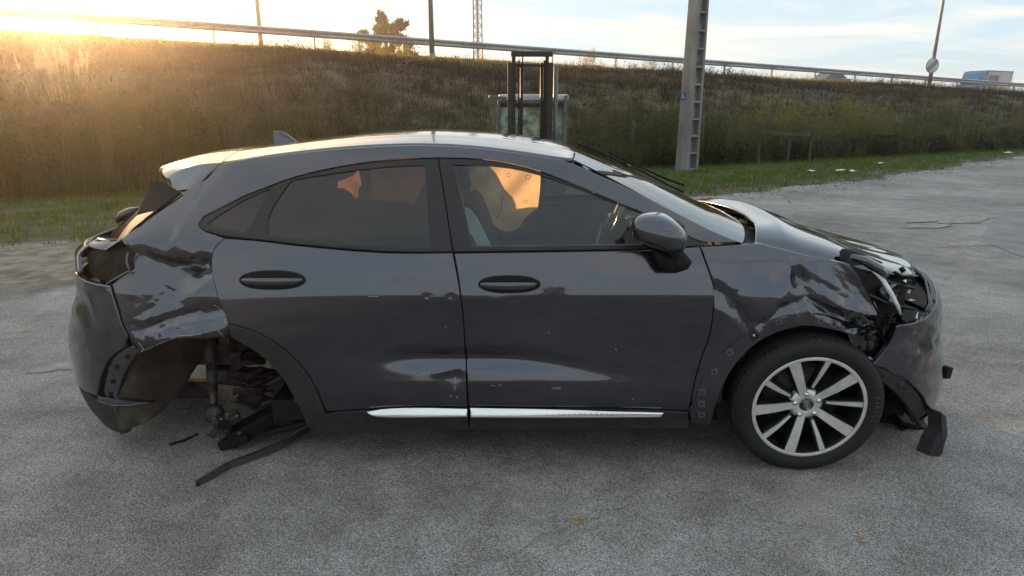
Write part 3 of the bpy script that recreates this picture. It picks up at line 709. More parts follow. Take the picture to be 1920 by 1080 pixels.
STEELD = pmat('dirty_steel', (.115, .10, .085), (.035, .03, .026), scale=16, rough=.55, metal=.5, bump=.5, bscale=60, bdist=.004)
RUST = pmat('rusty_cast_iron', (.07, .045, .03), (.022, .016, .012), scale=22, rough=.85, metal=.2, bump=.6, bscale=80, bdist=.004)
CLOTH = pmat('dark_seat_cloth', (.030, .031, .034), (.017, .017, .019), scale=90, rough=.95, bump=.5, bscale=400, bdist=.002)
DASH = pmat('dash_plastic', (.035, .036, .038), (.022, .022, .023), scale=40, rough=.7)
HEADLIN = pmat('headliner_cloth', (.20, .195, .185), (.15, .147, .14), scale=60, rough=.95)
GLASS_F = glass_mat('clear_green_glass', (.72, .80, .80), dirt_sheen=.02)
GLASS_R = glass_mat('privacy_glass', (.12, .12, .13), dirt_sheen=.015)
GLASS_W = glass_mat('windscreen_glass', (.58, .66, .66), dirt_sheen=.03)
BAG = pmat('airbag_cloth', (.86, .57, .34), (.78, .49, .28), scale=5, rough=.9, trans=.75, bump=.4, bscale=9, bdist=.03)
BAGP = pmat('side_airbag_cloth', (.58, .68, .68), (.42, .53, .55), scale=8, rough=.85, trans=.3, bump=.6, bscale=16, bdist=.03)
INK = pmat('stitching', (.10, .07, .05), (.07, .05, .04), scale=5, rough=.9)

car = empty('crashed_car', (0, YC, GZ))
lab(car, 'dark grey crashed hatchback with no rear wheel and a crumpled front corner', 'car')
_cm = Matrix.Translation((0, -YC, -GZ))
class CarParent: pass

# ---- damage, measured on the flank
def fold(pts_, depth, w1, w2, fade=.05):
    """a crease: below the run the skin drops in over w1 and comes back out over w2"""
    L = sz(pts_); L = L[np.argsort(L[:, 0])]
    def f(s, z):
        zl = np.interp(s, L[:, 0], L[:, 1]); t = zl - z
        e = sstep(L[0, 0] - fade, L[0, 0] + fade * .6, s) * (1 - sstep(L[-1, 0] - fade * .6, L[-1, 0] + fade, s))
        a = np.where(t < 0, np.exp(-(t / (w1 * .35)) ** 2) * .25, np.where(t < w1, .25 + .75 * np.sin(np.clip(t / w1, 0, 1) * math.pi / 2), 1 - sstep(w1, w1 + w2, t)))
        a = np.where(t < 0, .25 * np.exp(-(t / (w1 * .4)) ** 2), a); return depth * a * e
    return f
def ridge(p0, p1, depth, w, sharp=False):
    a, b = sz([p0, p1]); ab = b - a
    def f(s, z):
        qx, qz = s - a[0], z - a[1]; t = np.clip((qx * ab[0] + qz * ab[1]) / (ab @ ab), 0, 1); d = np.hypot(qx - t * ab[0], qz - t * ab[1])
        return depth * (np.exp(-(np.sqrt(d * d + 3.6e-5) - .006) / w) if sharp else np.exp(-(d / w) ** 2)) * (.35 + .65 * np.sin(np.clip(t, .02, .98) * math.pi))
    return f
def dent(p, depth, rx, rz, rot=0):
    a = sz([p])[0]; c, s2 = math.cos(rot), math.sin(rot)
    def f(s, z):
        x, y = s - a[0], z - a[1]; u, v = (x * c + y * s2) / rx, (-x * s2 + y * c) / rz; return depth * np.exp(-(u * u + v * v))
    return f
def crumple(p, amp, rx, rz, k, seed):
    """sharp facets of buckled sheet inside an oval"""
    a = sz([p])[0]; r = np.random.default_rng(seed); W = [(r.uniform(0, 3.14), k * r.uniform(.5, 1.8), r.uniform(0, 6.28)) for _ in range(7)]
    def f(s, z):
        m = np.exp(-(((s - a[0]) / rx) ** 2 + ((z - a[1]) / rz) ** 2) ** 1.5); o = 0
        for q, kk, ph in W:
            x = (s * math.cos(q) + z * math.sin(q)) * kk + ph; o = o + (1 - np.abs(np.sin(x)) * 2) * (10 / kk) ** .6
        return amp * m * o / 3
    return f
def total(fs): return lambda s, z: sum(f(s, z) for f in fs)
def facet(D, cell, ang, mixf=.75, seed=0):
    """sheet steel buckles into flat plates: re-read the shape on an uneven triangle net"""
    ca, sa = math.cos(ang), math.sin(ang); r = np.random.default_rng(seed); ph = r.uniform(0, 6.28, 4); k1, k2 = 1.9 / cell / 2.7, 1.9 / cell / 3.3; am = cell * .42
    def wx(u, v): return am * np.sin(k1 * v + ph[0] + .7 * np.sin(k2 * u + ph[1]))
    def wy(u, v): return am * np.sin(k2 * u + ph[2] + .7 * np.sin(k1 * v + ph[3]))
    def at(p, q):
        u, v = p, q
        for _ in range(8): u, v = p - wx(u, v), q - wy(u, v)
        return D(u * ca - v * sa, u * sa + v * ca)
    def f(s, z):
        s = np.asarray(s, float); z = np.asarray(z, float); u, v = s * ca + z * sa, -s * sa + z * ca; p, q = u + wx(u, v), v + wy(u, v)
        P_, Q_ = p / cell, q / cell; i, j = np.floor(P_), np.floor(Q_); a, b = P_ - i, Q_ - j; up = a + b > 1
        d10 = at((i + 1) * cell, j * cell); d01 = at(i * cell, (j + 1) * cell); d00 = at(i * cell, j * cell); d11 = at((i + 1) * cell, (j + 1) * cell)
        lo = d00 + (d10 - d00) * a + (d01 - d00) * b; hi = d11 + (d01 - d11) * (1 - a) + (d10 - d11) * (1 - b); return mixf * np.where(up, hi, lo) + (1 - mixf) * D(s, z)
    return f
DMG_Q = total([dent((305, 545), .050, .17, .16), fold([(205, 452), (262, 466), (305, 487), (345, 493), (392, 480)], .036, .036, .09, .03),
               dent((345, 503), .030, .05, .028), ridge((340, 432), (300, 500), -.012, .022), ridge((323, 530), (245, 610), .020, .016, True), ridge((300, 520), (262, 625), -.014, .020),
               ridge((385, 540), (330, 575), -.010, .03), fold([(255, 610), (300, 598), (345, 585), (385, 576), (428, 570)], .026, .030, .03, .03), ridge((285, 640), (425, 615), -.020, .012, True),
               ridge((378, 352), (366, 378), .006, .016), ridge((366, 378), (392, 398), -.005, .016), dent((395, 440), .008, .06, .02), dent((350, 415), -.006, .05, .07),
               crumple((345, 612), .008, .17, .055, 55, 3), crumple((285, 535), .004, .10, .13, 26, 4), crumple((245, 500), .005, .05, .06, 40, 8)])
DMG_F = total([dent((1600, 560), .050, .12, .12), dent((1503, 528), .042, .035, .045, .4), ridge((1525, 512), (1580, 545), -.014, .018), ridge((1530, 560), (1640, 590), -.016, .022),
               fold([(1338, 530), (1362, 538), (1390, 570), (1412, 600)], .022, .03, .09, .03), fold([(1428, 604), (1465, 572), (1515, 552), (1562, 578), (1612, 608)], .028, .018, .035, .03),
               ridge((1480, 500), (1470, 560), -.008, .02), dent((1440, 520), .010, .07, .09), ridge((1600, 520), (1645, 590), .012, .014, True),
               crumple((1632, 588), .016, .07, .05, 60, 5), crumple((1575, 550), .012, .13, .10, 30, 6), crumple((1500, 600), .012, .12, .03, 50, 7)])
DMG_FD = total([dent((985, 625), .0060, .13, .16), ridge((930, 548), (1000, 650), -.0035, .05), dent((893, 522), .0035, .05, .05), dent((1040, 562), .0065, .05, .035), ridge((1040, 520), (1045, 560), -.003, .025), dent((930, 565), -.003, .04, .02), crumple((960, 700), .0012, .2, .06, 20, 11)])
DMG_RD = total([dent((852, 712), .017, .05, .040), ridge((815, 700), (860, 690), -.010, .014), dent((800, 556), .004, .02, .012), dent((845, 556), .004, .02, .012), dent((545, 610), .004, .08, .03), crumple((560, 600), .0018, .10, .05, 24, 12)])
DMG_FB = total([dent((1715, 655), .020, .09, .05), ridge((1735, 615), (1752, 660), -.010, .02), crumple((1735, 640), .016, .15, .12, 26, 9), crumple((1700, 720), .006, .12, .1, 34, 10), ridge((1640, 690), (1745, 770), -.006, .012)])
DMG_RB = total([dent((175, 600), .010, .05, .05), ridge((168, 560), (180, 605), -.010, .018), crumple((185, 640), .009, .14, .13, 22, 13), dent((205, 640), .012, .05, .08)])

DMG_Q = facet(DMG_Q, .036, .5, .72, 1); DMG_F = facet(DMG_F, .040, -.35, .70, 2); DMG_FB = facet(DMG_FB, .05, .3, .65, 3); DMG_RB = facet(DMG_RB, .06, .2, .6, 4)
# ---- body side outlines (front edge of one is the rear edge of the next)
E_BP = [(849, 474), (862, 540), (869, 600), (873, 660), (877, 764)]
E_FD = [(1312, 462), (1322, 488), (1331, 512), (1338, 535), (1340, 556), (1338, 580), (1333, 623), (1322, 655), (1311, 686), (1302, 720), (1296, 750), (1292, 772)]
E_RD = [(421, 447), (402, 464), (395, 488), (397, 518), (404, 545), (414, 576), (421, 590), (430, 609)]
E_RARCH = [(430, 609), (478, 622), (522, 647), (558, 679), (590, 723), (609, 772)]
DLO_TOP_R = [(377, 431), (371, 421), (380, 407), (421, 386), (479, 360), (537, 337), (596, 321), (660, 309), (721, 301), (780, 297.5), (821, 296.5)]
DLO_TOP_F = [(822, 296.5), (886, 297.5), (943, 304), (1001, 317.5), (1058, 339), (1116, 363), (1173, 387), (1222, 407), (1248, 420), (1288, 442), (1317, 455)]
DLO_BOT_R = [(849, 474), (770, 474.5), (694, 472), (560, 460), (479, 449.5), (421, 444), (400, 438.5)]
DITCH = [(1061, 300), (1012, 291.5), (963, 284.5), (882, 274.5), (802, 270.5), (721, 272), (640, 277), (567, 284), (479, 295), (406, 309)]
APIL = [(1392, 455), (1332, 431), (1288, 409), (1231, 379.5), (1180, 353), (1116, 324.5), (1061, 300)]
Q_REAR = [(404, 311), (372, 337), (342, 363), (300, 394), (257, 427), (222, 450)]
Q_LAMP = [(224, 456), (238, 474), (241, 507), (206, 534)]
Q_BUMP = [(208, 540), (220, 588), (239, 631), (259, 655)]
Q_ARCH = [(275, 657), (307, 644), (339, 634), (398, 636), (426, 628), (431, 612)]
GL_R = [(552, 338), (640, 324), (721, 314), (796, 311), (806, 465), (667, 462), (560, 451.5), (501, 440), (502.5, 402), (540, 345)]
GL_Q = [(389, 420), (406, 407), (450, 380), (506, 355), (480, 398), (458, 436), (400, 427)]
GL_F = [(851, 310), (915, 312), (972, 319), (1030, 335), (1087, 356), (1145, 379), (1202, 401), (1208, 430), (1204, 458.5), (1050, 461), (886, 463)]
SIDE = APIL + DITCH[1:] + Q_REAR + Q_LAMP + Q_BUMP + Q_ARCH + [(424, 592), (414, 576), (404, 545), (397, 518), (395, 488), (402, 464), (421, 447)] + [(400, 438.5)] + DLO_TOP_R + DLO_TOP_F[1:] + [(1355, 456)]
RDOOR = E_BP + [(787, 762), (688, 768), (611, 773)] + E_RARCH[::-1][1:] + E_RD[::-1][1:] + [(479, 451), (560, 461.5), (694, 473.5), (770, 475.5)]
FDOOR = [(851, 475), (950, 473.5), (1050, 472), (1225, 469)] + E_FD + [(1242, 768), (1060, 765), (879, 763)] + E_BP[::-1][1:-1]
FR_R = DLO_TOP_R + [(835, 384), (849, 474)] + DLO_BOT_R[1:]
FR_F = DLO_TOP_F + [(1312, 462), (1225, 468), (1050, 471), (950, 472.5), (850, 474), (836, 384)]
FENDER = [(1313, 462), (1360, 459), (1407, 456), (1430, 455), (1439, 460), (1504, 476), (1560, 488), (1595, 495), (1605, 506), (1621, 528), (1636, 553), (1652, 597), (1632, 612), (1611, 617),
          (1569, 598), (1522, 588), (1465, 595), (1421, 613), (1364, 651), (1327, 692), (1305, 740), (1298, 762)] + E_FD[::-1][1:-1]
FARCH_O = [(1293, 775), (1303, 745), (1327, 692), (1364, 651), (1421, 613), (1465, 595), (1522, 588), (1569, 598), (1611, 617), (1640, 628)]
FARCH_I = [(1640, 640), (1604, 630), (1563, 620), (1516, 611), (1471, 620), (1421, 643), (1374, 692), (1346, 749), (1333, 800), (1300, 796)]
SILL_R = [(584, 813), (588, 792), (611, 774), (688, 769), (787, 763), (877, 765), (879, 806), (730, 810)]
SILL_F = [(882, 765), (1060, 766), (1242, 769), (1291, 773), (1291, 803), (1090, 805), (881, 806)]
CHR_R = [(689, 769), (722, 764), (784, 762.5), (876, 764.5), (877, 776), (804, 777), (715, 777), (697, 774)]
CHR_F = [(882, 763), (1007, 764.5), (1243, 770), (1236, 776.5), (1088, 777.5), (883, 777)]
R_CLAD_O = [(426, 607), (478, 621), (522, 646), (558, 678), (590, 722), (611, 776)]
R_CLAD_I = [(590, 806), (577, 800), (570, 779), (546, 731), (518, 691), (478, 656), (434, 632)]
RBUMP_PX = [(206, 536), (220, 588), (239, 631), (232, 652), (207, 667), (191, 699), (181, 752), (190, 758)]

# near flank
sf = panel('side_frame', SIDE, PAINT, car, grid=.0075, damage=DMG_Q, smooth=1)
rdoor = panel('rear_door', RDOOR, PAINT, car, grid=.012, damage=DMG_RD)
fdoor = panel('front_door', FDOOR, PAINT, car, grid=.012, damage=DMG_FD)
fender = panel('front_fender', FENDER, PAINT, car, grid=.0085, damage=DMG_F)
fender['label'] = 'crumpled front wing above the wheel'
panel('window_frame', FR_R, BLACKTRIM, rdoor, grid=.03, off=.004, holes=[GL_R, GL_Q], gap=.001, round_=.002)
panel('window_frame', FR_F, BLACKTRIM, fdoor, grid=.03, off=.004, holes=[GL_F], gap=.001, round_=.002)
for nm_, ln_, par_ in (('belt_seal', [(849, 474), (770, 474.5), (694, 472), (560, 460), (479, 449.5), (400, 438.5)], rdoor), ('belt_seal', [(1300, 463), (1225, 468), (1050, 471), (950, 472.5), (852, 474)], fdoor)):
    for mir_ in (False, True): panel(nm_, [(x, y - 5) for x, y in ln_] + [(x, y + 7) for x, y in ln_[::-1]], RAWBLACK, par_, grid=.03, off=.026, gap=0, flange=0, rim=0, round_=0, mirror=mir_)
panel('window_pane', GL_R, GLASS_R, rdoor, grid=.05, off=.010, gap=-.006, flange=0, rim=0, round_=0)
panel('quarter_window', GL_Q, GLASS_R, rdoor, grid=.05, off=.010, gap=-.006, flange=0, rim=0, round_=0)
panel('window_pane', GL_F, GLASS_F, fdoor, grid=.05, off=.010, gap=-.006, flange=0, rim=0, round_=0)
panel('sill_cladding', SILL_R, PLASTIC, rdoor, grid=.02, off=-.004, gap=.001, flange=.06)
panel('sill_cladding', SILL_F, PLASTIC, fdoor, grid=.02, off=-.004, gap=.001, flange=.06)
panel('chrome_strip', CHR_R, CHROME, rdoor, grid=.012, off=-.006, damage=lambda s, z: -.5 * (.342 - z), gap=.0, flange=.008, round_=.004)
panel('chrome_strip', CHR_F, CHROME, fdoor, grid=.012, off=-.006, damage=lambda s, z: -.5 * (.342 - z), gap=.0, flange=.008, round_=.004)
panel('wheel_arch_trim', R_CLAD_O + R_CLAD_I, PLASTIC, rdoor, grid=.02, off=-.006, gap=0, flange=.05)
fl_o = panel('wheel_arch_flange', FARCH_O + FARCH_I, PAINT, fender, grid=.010, off=.014, damage=DMG_F, gap=-.002, flange=.03)
CLIPP = pmat('primer_grey', (.085, .085, .087), (.06, .06, .062), scale=9, rough=.5)
# slots pressed in the flange for the lost arch trim
slots = [(1318, 738, 0), (1341, 700, .2), (1370, 663, .5), (1416, 631, .7), (1463, 606, .2), (1543, 605, -.3), (1570, 612, -.3), (1317, 760, 0), (1317, 781, 0)]
for i, (x, y, q) in enumerate(slots):
    w = 7 if i != 3 else 9; c_, s_ = math.cos(q), math.sin(q)
    pol = [(x + c_ * a_ * w + s_ * b_ * w, y - s_ * a_ * w + c_ * b_ * w) for a_, b_ in ((-1, -.9), (1, -.9), (1, .9), (-1, .9))]
    panel('clip_slot', pol, CLIPP if i != 3 else BLACKTRIM, fender, grid=.02, off=.0115, damage=DMG_F, gap=0, flange=.004, smooth=0)
    hol = [(x + a_ * 2.6, y + b_ * 2.8) for a_, b_ in ((-1, -1), (1, -1), (1, 1), (-1, 1))]
    panel('clip_hole', hol, RAWBLACK if i != 3 else pmat('white_clip', (.75, .76, .78), scale=5, rough=.4), fender, grid=.02, off=.0095, damage=DMG_F, gap=0, flange=.003, smooth=0)
# door handles: dark cup with a proud grip
def handle(cx, cy, w, h, par, dmg):
    cup = [(cx + w / 2 * math.copysign(abs(math.cos(q)) ** .8, math.cos(q)), cy + h / 2 * math.sin(q)) for q in np.linspace(0, 2 * math.pi, 28, endpoint=False)]
    hd = panel('door_handle', cup, RAWBLACK, par, grid=.012, off=-.003, damage=dmg, gap=0, flange=.006, smooth=0, round_=.002)
    P0 = sz([(cx - w * .46, cy + h * .02)])[0]; P1 = sz([(cx + w * .46, cy + h * .02)])[0]; n = 17; m = 10; V = []
    for i in range(n):
        t = i / (n - 1); s_ = P0[0] + (P1[0] - P0[0]) * t; z_ = P0[1] + (P1[1] - P0[1]) * t; b = SF(np.array([s_]), np.array([z_]), float(dmg(np.array([s_]), np.array([z_]))[0]))[0]
        lift = .032 * math.sin(math.pi * min(1, max(0, t))) ** .5 - .004; hh = .018 * (.45 + .55 * math.sin(math.pi * t) ** .5)
        for k in range(m):
            q = 2 * math.pi * k / m; V.append((b[0], b[1] - lift + .008 * math.cos(q), b[2] + hh * math.sin(q)))
    g = strip('grip', np.array(V), n, m, PAINT, par)
    idx = [[i * m + k for k in range(m)] + [i * m] for i in range(n)]
    me = g.data; me.clear_geometry(); F = []
    for i in range(n - 1):
        for k in range(m): l = (k + 1) % m; F.append((i * m + k, i * m + l, (i + 1) * m + l, (i + 1) * m + k))
    F += [tuple(range(m)), tuple(range((n - 1) * m, n * m))]
    me.from_pydata([tuple(v) for v in V], [], F); me.polygons.foreach_set('use_smooth', [True] * len(F)); me.update()
    g.data.materials.clear(); g.data.materials.append(PAINT)
handle(511, 525, 126, 37, rdoor, DMG_RD); handle(955, 533, 118, 34, fdoor, DMG_FD)

# far flank, undamaged
FSIDE = APIL + DITCH[1:] + Q_REAR + [(190, 470), (150, 478)] + [(150, 520), (206, 534), (208, 560), (214, 640), (225, 690)] + [(260, 650), (310, 615), (370, 597), (430, 609)] + SIDE[SIDE.index((424, 592)):]
panel('side_frame', SIDE, PAINT, car, grid=.03, mirror=True)
frd = panel('rear_door', RDOOR, PAINT, car, grid=.03, mirror=True); ffd = panel('front_door', FDOOR, PAINT, car, grid=.03, mirror=True)
panel('front_fender', FENDER, PAINT, car, grid=.03, mirror=True)
panel('window_frame', FR_R, BLACKTRIM, frd, grid=.04, off=.004, holes=[GL_R, GL_Q], gap=.001, mirror=True)
panel('window_frame', FR_F, BLACKTRIM, ffd, grid=.04, off=.004, holes=[GL_F], gap=.001, mirror=True)
panel('window_pane', GL_R, GLASS_R, frd, grid=.06, off=.010, gap=-.006, flange=0, rim=0, round_=0, mirror=True)
panel('window_pane', GL_F, GLASS_F, ffd, grid=.06, off=.010, gap=-.006, flange=0, rim=0, round_=0, mirror=True)
panel('sill_cladding', SILL_R, PLASTIC, frd, grid=.03, off=-.004, flange=.06, mirror=True)
panel('sill_cladding', SILL_F, PLASTIC, ffd, grid=.03, off=-.004, flange=.06, mirror=True)

# ---- roof: lofted between the two drip channels
dz_ = sz(DITCH)[::-1]; DP = SF(dz_[:, 0], dz_[:, 1], .006)           # rear to front
sil = [(354, 290), (450, 280), (567, 265), (644, 255), (721, 248), (802, 244.5), (882, 247.5), (963, 255.5), (1016, 265), (1059, 277)]
SP = np.array([on_y(px, py, .80) for px, py in sil])
xr = np.linspace(DP[0, 0], DP[-1, 0] + .03, 60); yd = np.interp(xr, DP[:, 0], DP[:, 1]); zd = np.interp(xr, DP[:, 0], DP[:, 2]); zc = pchip(SP[:, 0], SP[:, 2])(xr)
kern = np.ones(9) / 9; sm = lambda a: np.convolve(np.pad(a, 4, 'edge'), kern, 'valid') if True else a
yd, zd = sm(yd), sm(zd)
W = np.linspace(0, 1, 41); V = []
for i in range(60):
    for w in W:
        u_ = 2 * w - 1; y = yd[i] + (2 * YC - 2 * yd[i]) * w; h = 1 - abs(u_) ** 2.6
        xo = .05 * (1 - u_ * u_) * sstep(.55, 1, i / 59) - .04 * (1 - u_ * u_) * sstep(.3, 0, i / 59)
        z = zd[i] + (zc[i] - zd[i]) * h + .004 * math.exp(-((abs(u_) - .62) / .05) ** 2) + .012 * math.exp(-((abs(u_) - .96) / .03) ** 2) * 0
        V.append((xr[i] + xo, y, z))
roof = strip('roof', V, 60, 41, PAINT, car); solid(roof, .02)
roof_front = np.array(V).reshape(60, 41, 3)[-1]; roof_rear = np.array(V).reshape(60, 41, 3)[0]
# headlining
V2 = np.array(V).reshape(60, 41, 3)[:, 2:-2] - np.array([0, 0, .045]); strip('headliner', V2, 60, 37, HEADLIN, roof)
# shark-fin aerial
ax, ay, azr = on_y(540, 266, YC); fz = azr - .03
mb = MB(); prof = [(on_y(512, 246, YC)[0], on_y(512, 246, YC)[2], .004), (on_y(531, 246, YC)[0], on_y(531, 246, YC)[2], .006), (on_y(567, 265, YC)[0], on_y(567, 266, YC)[2] - .02, .010), (on_y(517, 269, YC)[0], on_y(517, 272, YC)[2] - .02, .022)]
vv = [(x, YC - w, z) for x, z, w in prof] + [(x, YC + w, z) for x, z, w in prof]
mb.add(vv, [(0, 3, 2, 1), (4, 5, 6, 7), (0, 1, 5, 4), (1, 2, 6, 5), (2, 3, 7, 6), (3, 0, 4, 7)]); mb.build('roof_aerial', PAINT, car, bevel=.004)

# ---- windscreen
az2 = sz(APIL)[::-1]; AP = SF(az2[:, 0], az2[:, 1], .008); n = 30; tt = np.linspace(0, 1, n); tk = np.linspace(0, 1, len(AP))
lenA = np.concatenate([[0], np.cumsum(np.linalg.norm(np.diff(AP, axis=0), axis=1))]); lenA /= lenA[-1]
ED = np.stack([np.interp(tt, lenA, AP[:, k]) for k in range(3)], -1); ED[:, 2] -= .004
V = []
for i in range(n):
    for w in W:
        u_ = 2 * w - 1; q = 1 - u_ * u_; t = tt[i]
        V.append((ED[i, 0] + q * (.05 + .13 * t), ED[i, 1] + (2 * YC - 2 * ED[i, 1]) * w, ED[i, 2] + q * (.035 * (1 - t) + .012) * 1.0))
V = np.array(V).reshape(n, 41, 3); corr = roof_front[:, 2] - V[0, :, 2]
ramp_ = (1 - sstep(0, .5, tt))[:, None]; V[:, :, 2] += (corr[None] - .002) * ramp_; V[:, :, 0] += (roof_front[:, 0] - V[0, :, 0])[None] * ramp_
V[:, :, 0] += .004
ws = strip('windscreen', V, n, 41, GLASS_W, car); WS = V
# black ceramic band round the screen
for nm, sl_ in (('ceramic_band', (slice(0, n), slice(0, 3))), ('ceramic_band', (slice(0, n), slice(38, 41))), ('ceramic_band', (slice(n - 4, n), slice(0, 41)))):
    q = V[sl_] - np.array([.004, 0, .004]); strip(nm, q, q.shape[0], q.shape[1], RAWBLACK, ws)
# wiper blade and arm lying on the glass
def wsp(t, w, up=.012):
    i = t * (n - 1); a = int(min(i, n - 2)); j = w * 40; b = int(min(j, 39)); p = V[a, b] * (1 - (i - a)) + V[a + 1, b] * (i - a); q = V[a, b + 1] * (1 - (i - a)) + V[a + 1, b + 1] * (i - a)
    p = p * (1 - (j - b)) + q * (j - b); return (p[0] + up * .6, p[1], p[2] + up)
wp = empty('wiper', (0, YC, 0), car)
mb = MB(); mb.tube([wsp(t, .62 + (.5 - t) * .25, .016) for t in np.linspace(.18, .62, 10)], .007, 6); mb.build('blade', RAWBLACK, wp)
mb = MB(); mb.tube([wsp(t, .60 - .16 * (t - .4), .034) for t in np.linspace(.40, .99, 10)], [.006] * 6 + [.009] * 4, 6); mb.build('arm', RAWBLACK, wp)
mb = MB(); mb.tube([wsp(t, .30 + (.9 - t) * .5, .016) for t in np.linspace(.55, .93, 8)], .007, 6); mb.build('blade', RAWBLACK, wp)

# ---- bonnet, buckled and lifted at the scuttle
hs = [(1.02, .975, .19, .11), (1.10, .985, .17, .10), (1.2, .985, .16, .09), (1.35, .965, .155, .085), (1.5, .935, .16, .08), (1.65, .905, .18, .075), (1.75, .885, .22, .07), (1.84, .862, .28, .06), (1.92, .82, .36, .045), (1.965, .775, .44, .03)]
hx = np.array([h[0] for h in hs]); xx = np.linspace(1.06, 1.965, 70)
hsil = np.array([on_y(px, py, .62) for px, py in [(1407, 390), (1475, 410), (1537, 426), (1601, 451), (1666, 474), (1712, 499), (1737, 519)]])
ze, ye, cr_h = [pchip(hx, [h[k] for h in hs])(xx) for k in (1, 2, 3)]
zs_ = pchip(hsil[:, 0], hsil[:, 2])(xx) - .026
W2 = np.linspace(0, 1, 61); V = []
rr_ = np.random.default_rng(4); WV = [(rr_.uniform(0, 3.14), rr_.uniform(5, 16), rr_.uniform(0, 6.28)) for _ in range(6)]
for i, x in enumerate(xx):
    for w in W2:
        u_ = 2 * w - 1; y = ye[i] + (2 * YC - 2 * ye[i]) * w; q = 1 - abs(u_) ** 2.3
        z = ze[i] + (max(zs_[i], ze[i] + .01) - ze[i]) * (.55 * q + .45 * (1 - abs(u_) ** 14))
        bow = .11 * (1 - u_ * u_) * (sstep(1.3, 1.05, x)) * 1.0
        near = math.exp(-((u_ + .75) / .35) ** 2)
        z += (.016 * math.exp(-((u_ + .72) / .22) ** 2) - .022 * (1 - u_ * u_)) * sstep(1.28, 1.05, x) + .006 * math.exp(-((x - 1.45) / .14) ** 2) * near * (1 - sstep(.9, 1, abs(u_))) - .008 * math.exp(-((x - 1.62) / .07) ** 2) * near
        cm = sum((1 - 2 * abs(math.sin((x * math.cos(a_) + y * math.sin(a_)) * k_ + p_))) * (5 / k_) for a_, k_, p_ in WV)
        z += .0035 * cm * sstep(1.35, 1.85, x) * (1 - .6 * sstep(.3, .9, w))
        V.append((x - bow * .0 + .155 * (1 - u_ * u_) * sstep(1.55, 1.05, x) + .13 * (1 - u_ * u_) * sstep(1.6, 1.965, x), y, z))
bon = strip('bonnet', V, 70, 61, PAINT, car); solid(bon, .018); bon['label'] = 'buckled bonnet lifted at the windscreen'
BON = np.array(V).reshape(70, 61, 3)
# scuttle tray under the gap, with straw-coloured bits painted as gold highlights
q = WS[-1] - np.array([.0, 0, .02]); q2 = q + np.array([.22, 0, -.07]); strip('scuttle_tray', np.stack([q, q2]), 2, 41, RAWBLACK, car)
GLINT = pmat('gold_glint_bits', (.55, .42, .22), (.25, .17, .08), scale=18, rough=.9, bump=.8)
mb = MB(); r_ = np.random.default_rng(9)
for k in range(7):
    p = WS[-1][5 + k * 4] + np.array([.05 + r_.uniform(-.02, .03), 0, -.045]); mb.box(p, (r_.uniform(.015, .04), r_.uniform(.015, .05), r_.uniform(.006, .015)), tuple(r_.uniform(-.6, .6, 3)))
lab(mb.build('gold_glint_bits', GLINT, car), kind='stuff')
# engine bay fill: dark inner shell behind the wing and the lamps
mb = MB(); mb.box((1.42, YC, .66), (.86, 1.16, .42)); mb.box((1.80, YC, .62), (.12, 1.0, .36)); mb.box((1.05, YC, .72), (.06, 1.56, .50)); mb.build('engine_bay', RAWBLACK, car)

# ---- front bumper, wrapping round to the far corner
fb_px = sz([(1682, 611), (1726, 602), (1748, 590)]); sil_ = []
lo_px = sz([(1645, 677), (1632, 686), (1664, 689), (1695, 708), (1726, 736), (1738, 765), (1743, 795)])
up_e = [(a, b) for a, b in fb_px]; s_end = SF_MAX
FB = [tuple(p) for p in sz([(1645, 677), (1670, 645), (1682, 611), (1705, 607), (1726, 601), (1745, 590)])]
zt = FB[-1][1]
FB += [(FB[-1][0] + .10, zt + .045), (FB[-1][0] + .22, zt + .10), (s_end, zt + .12), (s_end, .19), (FB[-1][0] + .25, .18), (FB[-1][0] + .04, .17)] + [tuple(p) for p in lo_px[::-1][:-1]]
fbump = panel('front_bumper', FB, PAINT, car, grid=.011, damage=DMG_FB, raw=True, gap=0, flange=.02); fbump['label'] = 'torn front bumper hanging off its clips'
panel('front_bumper_cover', FB, PAINT, car, grid=.04, raw=True, gap=0, mirror=True)
fbf = [(1630, 688), (1664, 690), (1695, 709), (1726, 737), (1739, 768), (1745, 800), (1733, 811), (1722, 787), (1701, 756), (1676, 729), (1648, 713), (1612, 709)]
panel('wheel_arch_flange', fbf, PLASTIC, fbump, grid=.012, off=.016, damage=DMG_FB, gap=0, flange=.02)
for x, y in ((1653, 701), (1695, 723)):
    panel('clip_slot', [(x - 8, y - 7), (x + 7, y - 8), (x + 8, y + 7), (x - 7, y + 7)], BLACKTRIM, fbump, grid=.02, off=.011, damage=DMG_FB, gap=0, flange=.004, smooth=0)
# grille and lower intake across the nose
for mir_ in (False, True):
    panel('grille', [(SF_MAX - .42, .60), (SF_MAX, .57), (SF_MAX, .76), (SF_MAX - .46, .74)], RAWBLACK, fbump, grid=.04, off=-.004, raw=True, gap=0, flange=.02, mirror=mir_)
    panel('lower_intake', [(SF_MAX - .50, .30), (SF_MAX, .29), (SF_MAX, .44), (SF_MAX - .44, .43)], PLASTIC, fbump, grid=.04, off=-.004, raw=True, gap=0, flange=.02, mirror=mir_)
    for z_ in (.62, .66, .70): panel('grille_bar', [(SF_MAX - .40, z_), (SF_MAX, z_), (SF_MAX, z_ + .012), (SF_MAX - .41, z_ + .012)], GLOSSBLK, fbump, grid=.04, off=-.012, raw=True, gap=0, flange=.008, smooth=0, rim=0, mirror=mir_)
